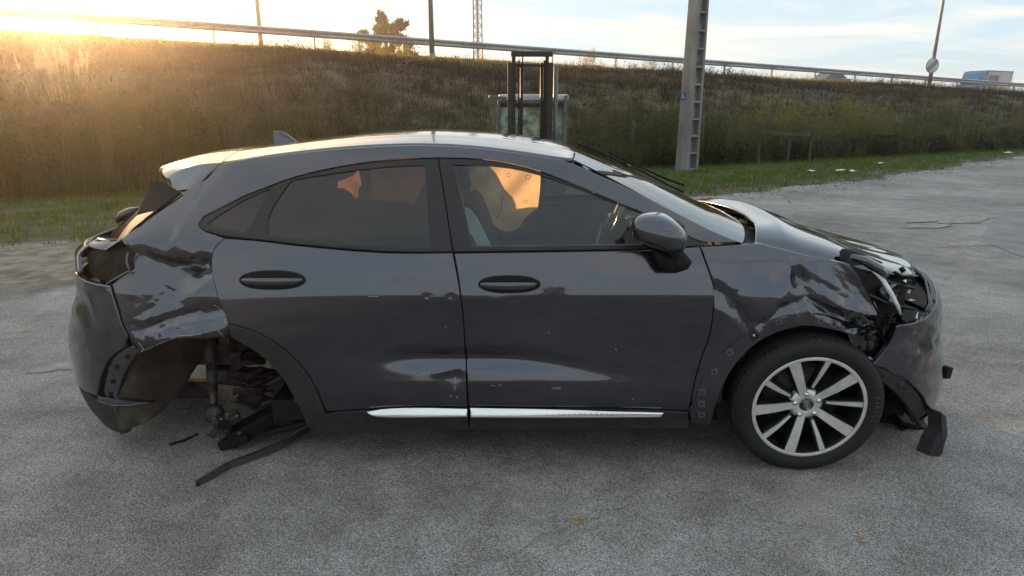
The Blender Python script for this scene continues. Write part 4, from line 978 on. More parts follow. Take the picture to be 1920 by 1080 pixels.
# corner skirt hanging below
hz = [(1764, 772), (1774, 780), (1777, 812), (1767, 850), (1753, 870), (1739, 866), (1745, 846), (1753, 824), (1765, 806)]
P3 = np.array([on_y(px, py, .20 - .0006 * (py - 770)) for px, py in hz]); c0 = P3.mean(0)
P4 = P3 + np.array([-.03, .05, .0]); m_ = len(hz); Vh = list(P3) + list(P4) + [c0 + np.array([.005, -.02, 0])]
Fh = [(i, (i + 1) % m_, 2 * m_) for i in range(m_)] + [(i, m_ + i, m_ + (i + 1) % m_, (i + 1) % m_) for i in range(m_)] + [tuple(range(m_, 2 * m_))]
MB().add(Vh, Fh).build('bumper_skirt', PLASTIC, fbump, bevel=.003)
# parking-sensor bracket poking out of the torn grille corner
p = on_y(1771, 697, .34); MB().box(p, (.05, .05, .06), (0, .2, .5)).build('tow_bracket', RAWBLACK, fbump, bevel=.006)

# ---- smashed headlamp: a dark shell with a loose light strip
HLPX = [(1604, 484), (1622, 472), (1690, 492), (1728, 512), (1742, 530), (1746, 570), (1745, 592), (1726, 601), (1682, 612), (1655, 600), (1636, 555), (1612, 515)]
HL = sz([p for p in HLPX])
hl = panel('headlight', HL, RAWBLACK, car, grid=.02, off=.11, raw=True, gap=0, flange=0, round_=0, rim=0); hl['label'] = 'smashed headlight with its lens gone'
panel('headlight', HL, GLOSSBLK, car, grid=.04, off=.004, raw=True, gap=0, flange=.02, mirror=True)
def on_flank(px, py, d=0.0):
    q = sz([(px, py)])[0]; return SF(np.array([q[0]]), np.array([q[1]]), d)[0]
mb = MB()
L0 = [on_flank(1603, 483, .02), on_flank(1625, 490, .01), on_flank(1648, 504, .0), on_flank(1662, 520, .0)]
mb.tube(L0, [.012, .02, .022, .012], 8); mb.build('lamp_bezel', PAINT, hl)
LENS = pmat('frosted_light_guide', (.86, .87, .86), (.70, .72, .72), scale=20, rough=.25, spec=.6)
mb = MB(); mb.tube([on_flank(1640, 503, .02), on_flank(1660, 525, .015), on_flank(1680, 555, .02), on_flank(1695, 578, .03), on_flank(1704, 594, .04)], [.008, .010, .010, .0085, .006], 7); mb.build('light_guide', LENS, hl)
r_ = np.random.default_rng(21)
mb = MB()
for k in range(8):
    x, y = r_.uniform(1660, 1738), 0; y = r_.uniform(505, 592) if x > 1660 else r_.uniform(545, 590); p = on_flank(x, y, r_.uniform(.03, .10)); s3 = r_.uniform(.006, .03, 3); mb.box(p, s3, tuple(r_.uniform(-1.5, 1.5, 3)))
lab(mb.build('broken_mounts', RAWBLACK, hl), kind='stuff')
mb = MB()
for k in range(5):
    x = r_.uniform(1705, 1742); y = r_.uniform(515, 596); p = on_flank(x, y, r_.uniform(.005, .06)); a_ = [Vector(p) + Vector(r_.normal(0, .011, 3)) for _ in range(3)]; mb.add(a_, [(0, 1, 2)])
lab(solid(mb.build('lens_shards', LENS, hl), .002), kind='stuff')
pb = on_flank(1700, 560, .075); mb = MB(); mb.lathe([(.0, -.01), (.03, -.006), (.036, .012), (.045, .014), (.048, -.03)], 24, Matrix.Translation(pb) @ Euler((R(90), 0, R(35))).to_matrix().to_4x4()); mb.build('projector_bowl', GLOSSBLK, hl)
for a_, b_ in (((1650, 560), (1735, 585)), ((1660, 520), (1738, 545))): MB().tube([on_flank(*a_, .07), on_flank((a_[0] + b_[0]) / 2, (a_[1] + b_[1]) / 2 + 6, .06), on_flank(*b_, .05)], .007, 6).build('housing_rib', BLACKTRIM, hl)
# torn edge at the nose: bright bent lip
mb = MB(); LP = [on_flank(x, y, d) for x, y, d in ((1712, 500, .0), (1722, 512, -.004), (1733, 522, .0), (1741, 545, .004), (1744, 570, .0), (1738, 586, .01))]
mb.tube(LP, [.006, .012, .008, .006, .012, .008], 6); mb.build('nose_edge', PAINT, fbump)
# black splash shield between wing and bumper
sh = [(1611, 619), (1652, 600), (1682, 612), (1670, 645), (1645, 677), (1630, 690), (1612, 660), (1600, 632)]
panel('splash_shield', sh, GLOSSBLK, fender, grid=.02, off=.05, gap=0, flange=0, round_=0, rim=0, damage=crumple((1640, 640), .02, .1, .1, 30, 31))
mb = MB()
for k in range(44):
    x = r_.uniform(1606, 1680); y = r_.uniform(592, 640); p = on_flank(x, y, r_.uniform(0, .04)); a_ = [Vector(p) + Vector(r_.normal(0, .017, 3)) for _ in range(4)]; mb.add(a_, [(0, 1, 2), (1, 2, 3)])
lab(mb.build('torn_edges', RAWBLACK, fender), kind='stuff')

# ---- rear bumper
RB_E = sz(RBUMP_PX); RB = [tuple(p) for p in RB_E]
low = sz([(219, 763), (224, 790), (233, 814), (200, 806)])
RB = [tuple(p) for p in sz([(206, 536), (220, 588), (239, 631), (232, 652), (207, 667), (191, 699), (181, 752), (219, 763)])]
zt = RB[0][1]
RBL = RB + [(SR_MIN + 1.17, .34), (SR_MIN, .34), (SR_MIN, zt + .01), (RB[0][0] - .35, zt + .01), (RB[0][0] - .1, zt)]
rb = panel('rear_bumper', RBL, PAINT, car, grid=.011, damage=DMG_RB, raw=True, gap=0, flange=.02)
RBK = [tuple(p) for p in sz([(181, 753), (219, 763), (226, 790), (233, 814), (215, 811)])]
zb = RBK[-1][1]
RBK += [(RBK[-1][0] - .12, zb), (SR_MIN, zb), (SR_MIN, .345), (RBK[0][0] - .10, .345)]
panel('bumper_valance', RBK, PLASTIC, rb, grid=.02, raw=True, off=.004, gap=0, flange=.03)
panel('rear_bumper_cover', RBL, PAINT, car, grid=.05, raw=True, gap=0, mirror=True)
flg = [(239, 632), (259, 656), (245, 672), (226, 700), (212, 735), (206, 765), (219, 763), (181, 754), (191, 699), (207, 667), (232, 652)]
panel('wheel_arch_flange', [(232, 652), (259, 656), (243, 674), (226, 702), (214, 738), (212, 762), (182, 756), (191, 699), (207, 667)], PAINT, rb, grid=.012, off=.020, damage=total([DMG_RB, crumple((220, 690), .008, .08, .1, 50, 17)]), gap=0, flange=.02)
for x, y in ((232, 672), (213, 690), (205, 718), (200, 742)):
    panel('clip_hole', [(x - 4, y - 4), (x + 4, y - 4), (x + 4, y + 4), (x - 4, y + 4)], RAWBLACK, rb, grid=.02, off=.014, damage=DMG_RB, gap=0, flange=.002, smooth=0)
# open seam left by the pulled-away bumper: bracket with holes
seam = [(203, 534), (214, 537), (228, 580), (246, 622), (262, 650), (252, 656), (236, 632), (219, 590)]
panel('mounting_bracket', seam, RAWBLACK, rb, grid=.02, off=.004, damage=DMG_Q, gap=0, flange=.02)
# ---- tail: lamp recess, lamp, tailgate, rear glass
LAMP = sz([(150, 480), (183, 452), (203, 452), (222, 455), (238, 473), (241, 508), (200, 533), (158, 540)])
lampz = [tuple(p) for p in LAMP]
RL = [tuple(p) for p in sz([(203, 452), (222, 455), (238, 473), (241, 508), (198, 533)])]
RL += [(RL[-1][0] - .13, RL[-1][1] - .005), (RL[-1][0] - .24, RL[-1][1] + .02), (RL[-1][0] - .26, RL[0][1] - .05), (RL[0][0] - .14, RL[0][1] - .005)]
REDL = pmat('smoked_lamp', (.016, .011, .009), (.007, .006, .005), scale=6, rough=.6, spec=.2)
tl = panel('tail_light', RL, REDL, car, grid=.012, off=.045, raw=True, gap=0, flange=.0, round_=0, rim=0, damage=crumple((190, 495), .012, .12, .1, 26, 19)); tl['label'] = 'empty tail light recess'
LENSW = pmat('clear_lamp_edge', (.75, .74, .70), (.6, .58, .55), scale=9, rough=.2)
ed = [(a, b) for a, b in RL[4:9]]
mb = MB(); mb.tube([SF(np.array([a]), np.array([b]), .006)[0] for a, b in densify(np.array([RL[0], RL[8], RL[7], RL[6]]), .02, False)], .0035, 5); mb.build('lamp_edge', LENSW, tl)
mb = MB(); mb.tube([SF(np.array([a]), np.array([b]), .008)[0] for a, b in densify(np.array([RL[4], RL[3], RL[2]]), .02, False)], .005, 5); mb.build('torn_flange', PAINT, tl)
panel('tail_light', RL, pmat('red_lamp', (.25, .012, .010), (.15, .008, .006), scale=6, rough=.2, coat=.6), car, grid=.05, off=0, raw=True, gap=0, flange=.02, mirror=True)
# tailgate skin below the glass
s0 = RL[8][0]; tgz = sz([(222, 450), (257, 427)])
TG = [(RL[6][0] - .01, zt + .015), (SR_MIN, zt + .015), (SR_MIN, 1.02), (tgz[1][0] - .05, 1.02), (tgz[1][0] + .0, tgz[1][1]), (tgz[0][0], tgz[0][1]), (RL[0][0] - .01, RL[0][1] + .004), (RL[8][0], RL[8][1] + .006), (RL[7][0] - .006, RL[7][1])]
for mir in (False, True): panel('tailgate' if not mir else 'tailgate_skin', TG, PAINT, car, grid=.014 if not mir else .04, raw=True, gap=0, flange=.02, mirror=mir)

# ---- rear screen and spoiler
q0 = SF(np.array([sz([(257, 427)])[0][0]]), np.array([1.03]), .01)[0]
top = SF(np.array([sz([(342, 363)])[0][0]]), np.array([sz([(342, 363)])[0][1]]), .012)[0]
nb_ = 12; V = []
for i in range(nb_):
    t = i / (nb_ - 1); e = q0 * (1 - t) + top * t
    for w in W:
        u_ = 2 * w - 1; q = 1 - abs(u_) ** 2.4; V.append((e[0] - q * (.30 - .10 * t) - .04 * math.sin(math.pi * t), e[1] + (2 * YC - 2 * e[1]) * w, e[2] + .01 * q))
rg = strip('rear_window', V, nb_, 41, GLASS_R, car, flip=True)
RG = np.array(V).reshape(nb_, 41, 3)
# dark cheek beside the glass
ck = [on_flank(342, 363, .0), on_flank(300, 394, .004), on_flank(257, 427, .004)]
ck2 = [np.array(on_y(298, 341, .335)), np.array(on_y(284, 358, .325)), np.array(on_y(252, 424, .30))]
chk = MB().add([tuple(p) for p in ck + ck2], [(0, 1, 4, 3), (1, 2, 5, 4)]).build('pillar_cheek', RAWBLACK, car); solid(chk, .012)
# spoiler: lofted lip carrying the roof line rearwards
rear = roof_rear; V = []; m_ = 41; L_s = 12
tip0 = np.array(on_y(297, 322, .55))
for i in range(L_s):
    t = i / (L_s - 1)
    for k in range(m_):
        u_ = 2 * k / (m_ - 1) - 1; q = 1 - abs(u_) ** 3.0; a_ = rear[k] + np.array([.02, 0, .004])
        bx = tip0[0] - .05 * (1 - u_ * u_) + .10 * abs(u_) ** 4; by = .42 + (2 * YC - .84) * k / (m_ - 1); bz = tip0[2] + .035 * q - .02
        p = a_ * (1 - t) + np.array([bx, by, bz]) * t; p[2] += .022 * math.sin(math.pi * t * .9); V.append(p)
SPU = np.array(V).reshape(L_s, m_, 3)
lo_ = []
for i in range(8):
    t = i / 7
    for k in range(m_):
        u_ = 2 * k / (m_ - 1) - 1; tipp = SPU[-1, k]; inn = RG[-1, k] + np.array([.04, 0, .01]); p = tipp * (1 - t) + inn * t; p = p + np.array([-.012 * math.sin(math.pi * t), 0, -.028 * math.sin(math.pi * min(1, t * 1.2)) if t > 0 else 0]); lo_.append(p)
SPL = np.array(lo_).reshape(8, m_, 3)
allV = np.concatenate([SPU, SPL[1:]]); sp = strip('rear_spoiler', allV, L_s + 7, m_, PAINT, car)
# end caps of the spoiler: ladder between its upper and lower skins
for k in (0, -1):
    up_ = SPU[:, k]; tq = np.linspace(0, 1, 12); lowr = SPL[::-1, k]; ll = np.stack([np.interp(tq, np.linspace(0, 1, 8), lowr[:, j]) for j in range(3)], -1); mid = (up_ + ll) / 2 + np.array([0, -.012 if k == 0 else .012, 0])
    strip('spoiler_end', np.stack([up_, mid, ll], 1), 12, 3, PAINT, sp)
# bent rear wiper standing off the glass
mb = MB(); mb.tube([on_y(262, 392, .50), on_y(244, 397, .48), on_y(228, 405, .46), on_y(219, 416, .45)], [.012, .020, .022, .012], 8); mb.build('rear_wiper', GLOSSBLK, car)

# ---- cabin tub, floor, inner wheel houses
mb = MB(); mb.box((-.05, YC, .27), (2.1, 1.58, .10)); mb.box((-1.55, YC, .50), (.8, .92, .06)); mb.build('floor_pan', RAWBLACK, car)
for nm, ys in (('inner_door_trim', .10), ('inner_door_trim', 1.70)):
    mb = MB(); mb.box((-.02, ys + (.02 if ys < 1 else -.02), .66), (1.95, .03, .70)); mb.build(nm, DASH, car)
mb = MB(); mb.box((-1.05, .33, .80), (.55, .36, .36)); mb.box((-1.05, 1.47, .80), (.55, .36, .36)); mb.box((-1.45, YC, .99), (.62, 1.25, .03)); mb.build('luggage_cover', DASH, car)
# inner quarter blanking so the arch stays dark
mb = MB(); mb.box((-1.62, .62, .60), (.60, .03, .62)); mb.box((-1.62, 1.6, .62), (.60, .03, .5)); mb.box((-1.93, YC, .66), (.03, 1.1, .5)); mb.build('inner_quarter', STEELD, car)

# B-pillars inside
for ys, tp in ((.13, .29), (1.67, 1.51)):
    mb = MB(); mb.bar((-.26, ys, .95), (-.33, tp, 1.40), .10, .03, (0, 1, 0)); mb.build('inner_pillar', DASH, car)
# seats
def seat(x, y, name, rearrow=False):
    st = empty(name, (x, y, .34), car)
    n = 14; m = 16
    def cushion(nm, c, d, rot):
        V = []; F = []
        for i in range(n):
            a_ = math.pi * (i / (n - 1) - .5)
            for k in range(m):
                b_ = 2 * math.pi * k / m; f = lambda t, p: math.copysign(abs(t) ** p, t)
                V.append(Vector((d[0] / 2 * f(math.cos(a_), .45) * f(math.cos(b_), .45), d[1] / 2 * f(math.cos(a_), .45) * f(math.sin(b_), .45), d[2] / 2 * f(math.sin(a_), .5))))
        M_ = Euler(rot).to_matrix(); V = [M_ @ v + Vector(c) for v in V]
        for i in range(n - 1):
            for k in range(m): F.append((i * m + k, i * m + (k + 1) % m, (i + 1) * m + (k + 1) % m, (i + 1) * m + k))
        o = MB().add(V, F, True).build(nm, CLOTH, st); return o
    w_ = .50 if not rearrow else .56
    cushion('seat_base', (.05, 0, .14), (.52, w_, .18), (0, -.12, 0))
    cushion('seat_back', (-.27, 0, .46), (.16, w_, .66), (0, -.30, 0))
    cushion('headrest', (-.41, 0, .87), (.11, .26, .19), (0, -.2, 0))
    return st
seat(.10, .50, 'front_seat'); seat(.10, 1.30, 'front_seat'); seat(-.72, .50, 'rear_seat', True); seat(-.72, 1.30, 'rear_seat', True)
# dashboard with binnacle, wheel, screen
dsh = empty('dashboard', (.75, YC, .6), car)
prof = [(-.02, -.02), (-.05, .16), (-.02, .26), (.08, .31), (.22, .33), (.40, .32), (.42, -.02)]
Mx = Matrix(((1, 0, 0), (0, 0, 1), (0, 1, 0))).to_4x4()
mb = MB(); mb.prism(prof, Matrix(((1, 0, 0, 0), (0, 0, 1, -YC + .14), (0, 1, 0, 0), (0, 0, 0, 1))), 0, 1.52); mb.build('dash_top', DASH, dsh, bevel=.02)
mb = MB(); mb.box((.02, .40, .33), (.18, .34, .10)); mb.build('binnacle', DASH, dsh, bevel=.03)
mb = MB(); mb.box((-.02, .02, .36), (.02, .24, .14), (0, -.2, 0)); mb.build('screen', GLOSSBLK, dsh, bevel=.006)
stw = empty('steering_wheel', (.60, 1.30, .93), car); stw.rotation_euler = (0, R(-68), 0)
ring = [(.185 * math.cos(q), .185 * math.sin(q), 0) for q in np.linspace(0, 2 * math.pi, 40, endpoint=False)]
MB().tube(ring, .017, 10, closed=True).build('rim', GLOSSBLK, stw)
mb = MB(); mb.lathe([(0, .03), (.06, .025), (.07, 0), (.06, -.02)], 20)
for q in (0, math.pi, -math.pi / 2): mb.bar((.04 * math.cos(q), .04 * math.sin(q), 0), (.18 * math.cos(q), .18 * math.sin(q), 0), .045, .012)
mb.build('spokes', DASH, stw)
for yy in (-.14, .14): MB().box((-.01, yy, .02), (.05, .012, .02)).build('paddle_trim', CHROME, stw)
for yy in (-.33, .62): MB().box((.015, yy, .305), (.03, .10, .03), (0, .4, .3 if yy < 0 else -.3)).build('vent_trim', CHROME, dsh)
MB().box((.40, YC, 1.27), (.03, .24, .065), (0, -.2, 0)).build('interior_mirror', GLOSSBLK, car, bevel=.01)

# ---- blown curtain airbags on the far side and a side bag by the near seat
def bag(name, pxs, yb, mat, bulge=.07, seed=0, lean=.0):
    P = np.array([on_y(px, py, yb) for px, py in pxs])[:, [0, 2]]
    if area2(P) < 0: P = P[::-1]
    P = densify(smooth_poly(P, 2), .03); v, f, B = tri_fill([P], .03, 0); d = dist_poly(P, v); r = np.random.default_rng(seed); ph = r.uniform(0, 6, 6)
    h = bulge * (1 - np.exp(-d / .06)); wr = 2.0 * .010 * np.sin(v[:, 0] * 22 + ph[0] + 3 * np.sin(v[:, 1] * 9 + ph[1])) + .008 * np.sin(v[:, 1] * 27 + ph[2] + 2 * np.sin(v[:, 0] * 14)) + .014 * np.abs(np.sin(v[:, 0] * 31 + v[:, 1] * 30 + ph[3]))
    dd = np.clip(d / .05, 0, 1); y0 = yb - h + wr * dd + lean * (v[:, 1] - v[:, 1].max()); y1 = yb + h * .5 + wr * dd * .6 + lean * (v[:, 1] - v[:, 1].max()) + .004
    n_ = len(v); VV = np.concatenate([np.stack([v[:, 0], y0, v[:, 1]], -1), np.stack([v[:, 0], y1, v[:, 1]], -1)]); ids = np.array(B[0][0]); j = np.roll(ids, -1)
    VV = VV[:n_]; FF = f
    o = link_mesh(name, mesh_np(name, VV, FF, True), mat, car); return o, (v, y0)
b1, g1 = bag('curtain_airbag', [(856, 300), (905, 296), (960, 300), (1014, 318), (1012, 360), (1008, 388), (986, 404), (974, 424), (955, 433), (936, 428), (915, 408), (893, 397), (869, 382), (860, 350)], 1.52, BAG, .05, 1, .12)
b2, g2 = bag('curtain_airbag', [(560, 318), (660, 300), (800, 296), (840, 300), (800, 330), (778, 382), (740, 378), (700, 372), (660, 376), (648, 352), (590, 350)], 1.50, BAG, .05, 2, .10)
def ring_on(o, px, py, r, yb=1.40, w=1.0):
    c = on_y(px, py, yb); return MB().tube([(c[0] + r * 1.25 * math.cos(q), c[1], c[2] + r * math.sin(q)) for q in np.linspace(0, 6.283, 20, endpoint=False)], .0014, 5, closed=True).build('stitching', INK, o)
for px, py, r in ((954, 328, .011), (990, 332, .012), (944, 361, .014), (985, 378, .010), (903, 388, .009)): ring_on(b1, px, py, r, 1.435)
MB().tube([on_y(x, y, 1.435) for x, y in ((943, 367), (941, 385), (939, 400), (932, 408), (924, 413))], .002, 5).build('stitching', INK, b1)
for px, py, r in ((669, 347, .012), (713, 330, .02)): ring_on(b2, px, py, r, 1.415)
MB().tube([on_y(x, y, 1.415) for x, y in ((668, 352), (665, 362), (672, 368))], .002, 5).build('stitching', INK, b2)
b3, g3 = bag('side_airbag', [(872, 388), (884, 392), (902, 420), (922, 462), (886, 470), (874, 420)], .30, BAGP, .03, 3)
# loose seat belt by the near pillar
MB().tube([on_y(x, y, .24) for x, y in ((852, 330), (862, 372), (872, 420), (880, 470))], .012, 4).build('seat_belt', DASH, car)

# ---- wing mirror
wm = empty('wing_mirror', tuple(on_y(1250, 470, 0)), car)
OUT = [(1183, 428), (1190, 413), (1208, 404), (1239, 402.5), (1261, 410), (1288, 431), (1294, 452), (1286, 474), (1260, 480), (1225, 466), (1188, 450)]
P = np.array([on_y(px, py, -.13) for px, py in OUT]); P2 = densify(smooth_poly(P[:, [0, 2]], 2), .02)
if area2(P2) < 0: P2 = P2[::-1]
c = P2.mean(0) + np.array([.01, -.005]); V = []; lv = [(.12, .0), (.45, -.050), (.72, -.072), (.90, -.062), (1.0, -.035), (1.0, .0), (.97, .05), (.9, .10), (.8, .13)]
lv = [(.0, -.085), (.30, -.083), (.55, -.074), (.76, -.056), (.90, -.034), (.975, -.010), (1.0, .02), (.98, .06), (.92, .10), (.8, .13), (.5, .15), (.0, .155)]
for k, dy in lv:
    for p in P2: q = c + (p - c) * k; V.append((q[0] + .02 * (dy > .05), -.10 + dy, q[1]))
n_ = len(P2); F = []
for i in range(len(lv) - 1):
    for k in range(n_): l = (k + 1) % n_; F.append((i * n_ + k, i * n_ + l, (i + 1) * n_ + l, (i + 1) * n_ + k))
inv = np.array(wm.location)
MB().add([np.array(v) - inv for v in V], F, True).build('mirror_housing', PAINT, wm)
# black foot and lower shell
FT = [(1222, 466), (1262, 480), (1284, 474), (1297, 490), (1289, 503), (1265, 511), (1244, 511), (1234, 497)]
P = np.array([on_y(px, py, -.045) for px, py in FT]); c = P.mean(0); V = []
for k, dy in ((.0, -.05), (.6, -.045), (.92, -.025), (1, .0), (.95, .06), (.7, .10)):
    for p in P: q = c + (p - c) * k; V.append((q[0], q[1] + dy, q[2]))
n_ = len(P); F = [(i * n_ + k, i * n_ + (k + 1) % n_, (i + 1) * n_ + (k + 1) % n_, (i + 1) * n_ + k) for i in range(5) for k in range(n_)]
MB().add([np.array(v) - inv for v in V], F, True).build('mirror_foot', RAWBLACK, wm)
MG = [(1168, 440), (1176, 426), (1196, 418), (1204, 430), (1204, 458), (1172, 457)]
P = np.array([on_y(px, py, .02) for px, py in MG]); MB().add(list(P - inv) + list(P - inv + np.array([.03, .03, 0])), [tuple(range(6)), tuple(range(11, 5, -1))] + [(i, i + 6, (i + 1) % 6 + 6, (i + 1) % 6) for i in range(6)]).build('mirror_glass', GLOSSBLK, wm)

# ---- front wheel
RUB = pmat('tyre_rubber', (.011, .0108, .0105), (.006, .006, .006), scale=14, rough=.82, rough2=.7, bump=.35, bscale=120, bdist=.003)
ALLOY = pmat('machined_alloy', (.74, .73, .69), (.62, .61, .57), scale=25, rough=.34, rough2=.45, metal=.55)
DARKAL = pmat('dark_alloy', (.014, .014, .015), (.009, .009, .009), scale=9, rough=.35, coat=.2)
def text_mesh(body, size, shear, ext):
    cu = bpy.data.curves.new('lettering', 'FONT'); cu.body = body; cu.size = size; cu.shear = shear; cu.extrude = ext; cu.align_x = 'CENTER'
    o = bpy.data.objects.new('lettering', cu); COL.objects.link(o); bpy.context.view_layer.update(); dg = bpy.context.evaluated_depsgraph_get(); me = o.evaluated_get(dg).to_mesh()
    V_ = [v.co.copy() for v in me.vertices]; F_ = [tuple(p.vertices) for p in me.polygons]; o.evaluated_get(dg).to_mesh_clear(); bpy.data.objects.remove(o); bpy.data.curves.remove(cu); return V_, F_
def wheel(loc, steer, camber, side, par, detail=True):
    w = empty('front_wheel', loc, par); w.rotation_euler = Euler((R(90) * side + R(camber), 0, R(steer)), 'XYZ')
    # local +Z = outward after the turn, towards the camera on the near side
    Rt, Rr = .326, .243
    ty = MB(); prof = [(Rr - .006, .082), (Rr + .008, .094), (Rr + .03, .104), (.285, .106), (.305, .101), (.317, .090), (.324, .072), (Rt, .03), (Rt, -.03), (.324, -.072), (.317, -.09), (.30, -.101), (.27, -.104), (Rr, -.085)]
    ty.lathe(prof, 72)
    for a_ in (-.045, -.015, .015, .045): ty.lathe([(Rt + .0005, a_ - .004), (Rt - .001, a_ - .0035), (Rt + .0005, a_ + .004)], 72)
    tyre = ty.build('tyre', RUB, w)
    lug = MB()
    for k in range(72):
        q = 2 * math.pi * k / 72
        for a_, t_ in ((.063, .25), (-.063, -.25)):
            M_ = Matrix.Rotation(q, 4, 'Z') @ Matrix.Translation((Rt - .0005, 0, a_)) @ Matrix.Rotation(t_, 4, 'X')
            vs = [M_ @ Vector(v) for v in ((-.006, -.009, -.016), (-.006, .009, -.016), (.0035, .008, -.014), (.0035, -.008, -.014), (-.006, -.009, .016), (-.006, .009, .016), (.0015, .008, .014), (.0015, -.008, .014))]
            lug.add(vs, [(0, 1, 2, 3), (4, 7, 6, 5), (0, 3, 7, 4), (1, 5, 6, 2), (2, 6, 7, 3)])
    lab(lug.build('tread_blocks', RUB, w), kind='stuff')
    if detail:
        txt = MB()
        for j, ch in enumerate('PIRELLI'):
            V_, F_ = text_mesh(ch, .026, 0, .0008); M_ = Matrix.Rotation(R(13 - j * 4.6), 4, 'Z') @ Matrix.Translation((.272, 0, .1066)) @ Matrix.Rotation(R(-90), 4, 'Z'); txt.add([M_ @ v for v in V_], F_)
        lab(txt.build('sidewall_lettering', pmat('sidewall_marks', (.07, .07, .068), scale=9, rough=.7), w), kind='stuff')
    rm = MB(); rm.lathe([(Rr + .003, .092), (Rr - .004, .094), (Rr - .011, .090), (Rr - .014, .078), (Rr - .02, .05), (Rr - .03, -.06), (Rr - .02, -.085)], 72)
    rim = rm.build('rim', DARKAL, w)
    MB().lathe([(Rr + .004, .0935), (Rr - .003, .0965), (Rr - .0115, .0925)], 72).build('rim_edge', ALLOY, rim)
    MB().lathe([(.0, -.02), (.17, -.015), (.17, -.04), (.0, -.05)], 48).build('brake_disc', STEELD, w)
    MB().lathe([(.235, -.05), (.0, -.055)], 48).build('wheel_back', RAWBLACK, w)
    def spoke(q, r0, r1, w0, w1, z0, z1, mat, name, skew=0, th=.02):
        M_ = Matrix.Rotation(q, 4, 'Z'); pts_ = []
        V = [(r0, -w0, z0), (r0, w0, z0), (r1, w1 + skew, z1), (r1, -w1 + skew, z1), ((r0 + r1) / 2, -(w0 + w1) / 2 + skew * .4, (z0 + z1) / 2 + .004), ((r0 + r1) / 2, (w0 + w1) / 2 + skew * .4, (z0 + z1) / 2 + .004)]
        B_ = [(x, y * 1.25, z - th - .012) for x, y, z in V]
        A_ = [M_ @ Vector(v) for v in V + B_]
        return A_, [(0, 4, 5, 1), (4, 3, 2, 5), (0, 6, 10, 4), (4, 10, 9, 3), (1, 5, 11, 7), (5, 2, 8, 11), (3, 9, 8, 2)]
    for k in range(5):
        q = R(40 + 72 * k); A_, F_ = spoke(q, .045, .234, .019, .029, .060, .087, ALLOY, 'spoke', .004); MB().add(A_, F_).build('spoke', DARKAL, rim, bevel=.002)
        A_, F_ = spoke(q, .050, .2335, .0155, .0245, .0625, .0895, ALLOY, 'f', .004, .003); MB().add(A_, F_).build('spoke_face', ALLOY, rim)
        q = R(80 + 72 * k); A_, F_ = spoke(q, .062, .234, .010, .018, .050, .087, ALLOY, 'spoke', -.012); MB().add(A_, F_).build('spoke', DARKAL, rim, bevel=.002)
        A_, F_ = spoke(q, .085, .2335, .005, .0120, .060, .0895, ALLOY, 'f', -.012, .003); MB().add(A_, F_).build('spoke_face', ALLOY, rim)
        q = R(98 - 72 * k); M_ = Matrix.Rotation(q, 4, 'Z') @ Matrix.Translation((.054, 0, 0))
        n1 = MB(); n1.lathe([(.012, .045), (.012, .064), (.0105, .070), (.006, .0735), (0, .074)], 12, M_); n1.build('wheel_nut', CHROME, w)
    MB().lathe([(.075, .03), (.072, .052), (.060, .061), (.034, .064), (.030, .060)], 40).build('hub', ALLOY, rim)
    cp = MB(); cp.lathe([(.0, .070), (.020, .069), (.029, .066), (.031, .060)], 32); cap_ = cp.build('centre_cap', GLOSSBLK, w)
    # oval badge ring with a script-like squiggle
    ov = [(.022 * math.cos(t), .0105 * math.sin(t), .0702) for t in np.linspace(0, 6.283, 28, endpoint=False)]
    b_ = MB(); b_.tube(ov, .0011, 5, closed=True); V_, F_ = text_mesh('Ford', .0165, .35, .0004); b_.add([v + Vector((0, -.0045, .0703)) for v in V_], F_)
    o = lab(b_.build('badge', ALLOY, w), kind='stuff'); o.rotation_euler.z = R(-65)
    return w
wc = on_y(1515, 763, .0)
wf = wheel((wc[0] + .012, .095, .326 + GZ), -3, 3.5, 1, car)
wheel((1.29, 2 * YC - .10, .326 + GZ), 180 - 2, 0, 1, car, False)
# far rear wheel
fr = wheel((-1.29, 2 * YC - .10, .326 + GZ), 180, 0, 1, car, False); fr.name = 'rear_wheel'
# front wheel house liner
def liner(cx, cz, r, y0, y1, a0, a1, name, mat, ragged=0, seed=0):
    n = 40; rr = np.random.default_rng(seed); V = []
    for i in range(n):
        q = R(a0 + (a1 - a0) * i / (n - 1)); r_ = r + ragged * rr.uniform(-.5, 1) * .3
        for k in range(8):
            t = k / 7; V.append((cx + r_ * math.cos(q), y0 + (y1 - y0) * t + (ragged * rr.uniform(-.5, .5) if k in (0,) else 0), cz + r_ * math.sin(q) * (1 + .05 * t)))
    return strip(name, V, n, 8, mat, car)
liner(1.30, .36, .385, .075, .55, 20, 200, 'wheel_liner', RAWBLACK)
mb = MB(); mb.box((1.30, .56, .50), (.80, .02, .62)); mb.build('inner_wing', RAWBLACK, car)
# loose undertray and wiring dangling in front of the wheel
mb = MB(); r_ = np.random.default_rng(33)
p0 = np.array(on_y(1690, 770, .55)); mb.box(p0, (.26, .30, .02), (.2, .35, .2)); mb.box(p0 + np.array([.02, -.12, -.06]), (.22, .10, .015), (.5, .3, .1)); mb.box(p0 + np.array([-.10, .1, .08]), (.12, .4, .18), (.1, .2, 0)); mb.build('loose_undertray', RAWBLACK, car)
for k in range(5):
    a_ = np.array(on_y(1672 + 6 * k, 725 + 3 * k, .35)); mb = MB(); mb.tube([a_, a_ + np.array([.02, .01, -.07]), a_ + np.array([.05 + .02 * math.sin(k), 0, -.12]), a_ + np.array([.09, -.02, -.13 - .02 * (k % 3)])], .004, 5); mb.build('loose_cable', RAWBLACK, car)

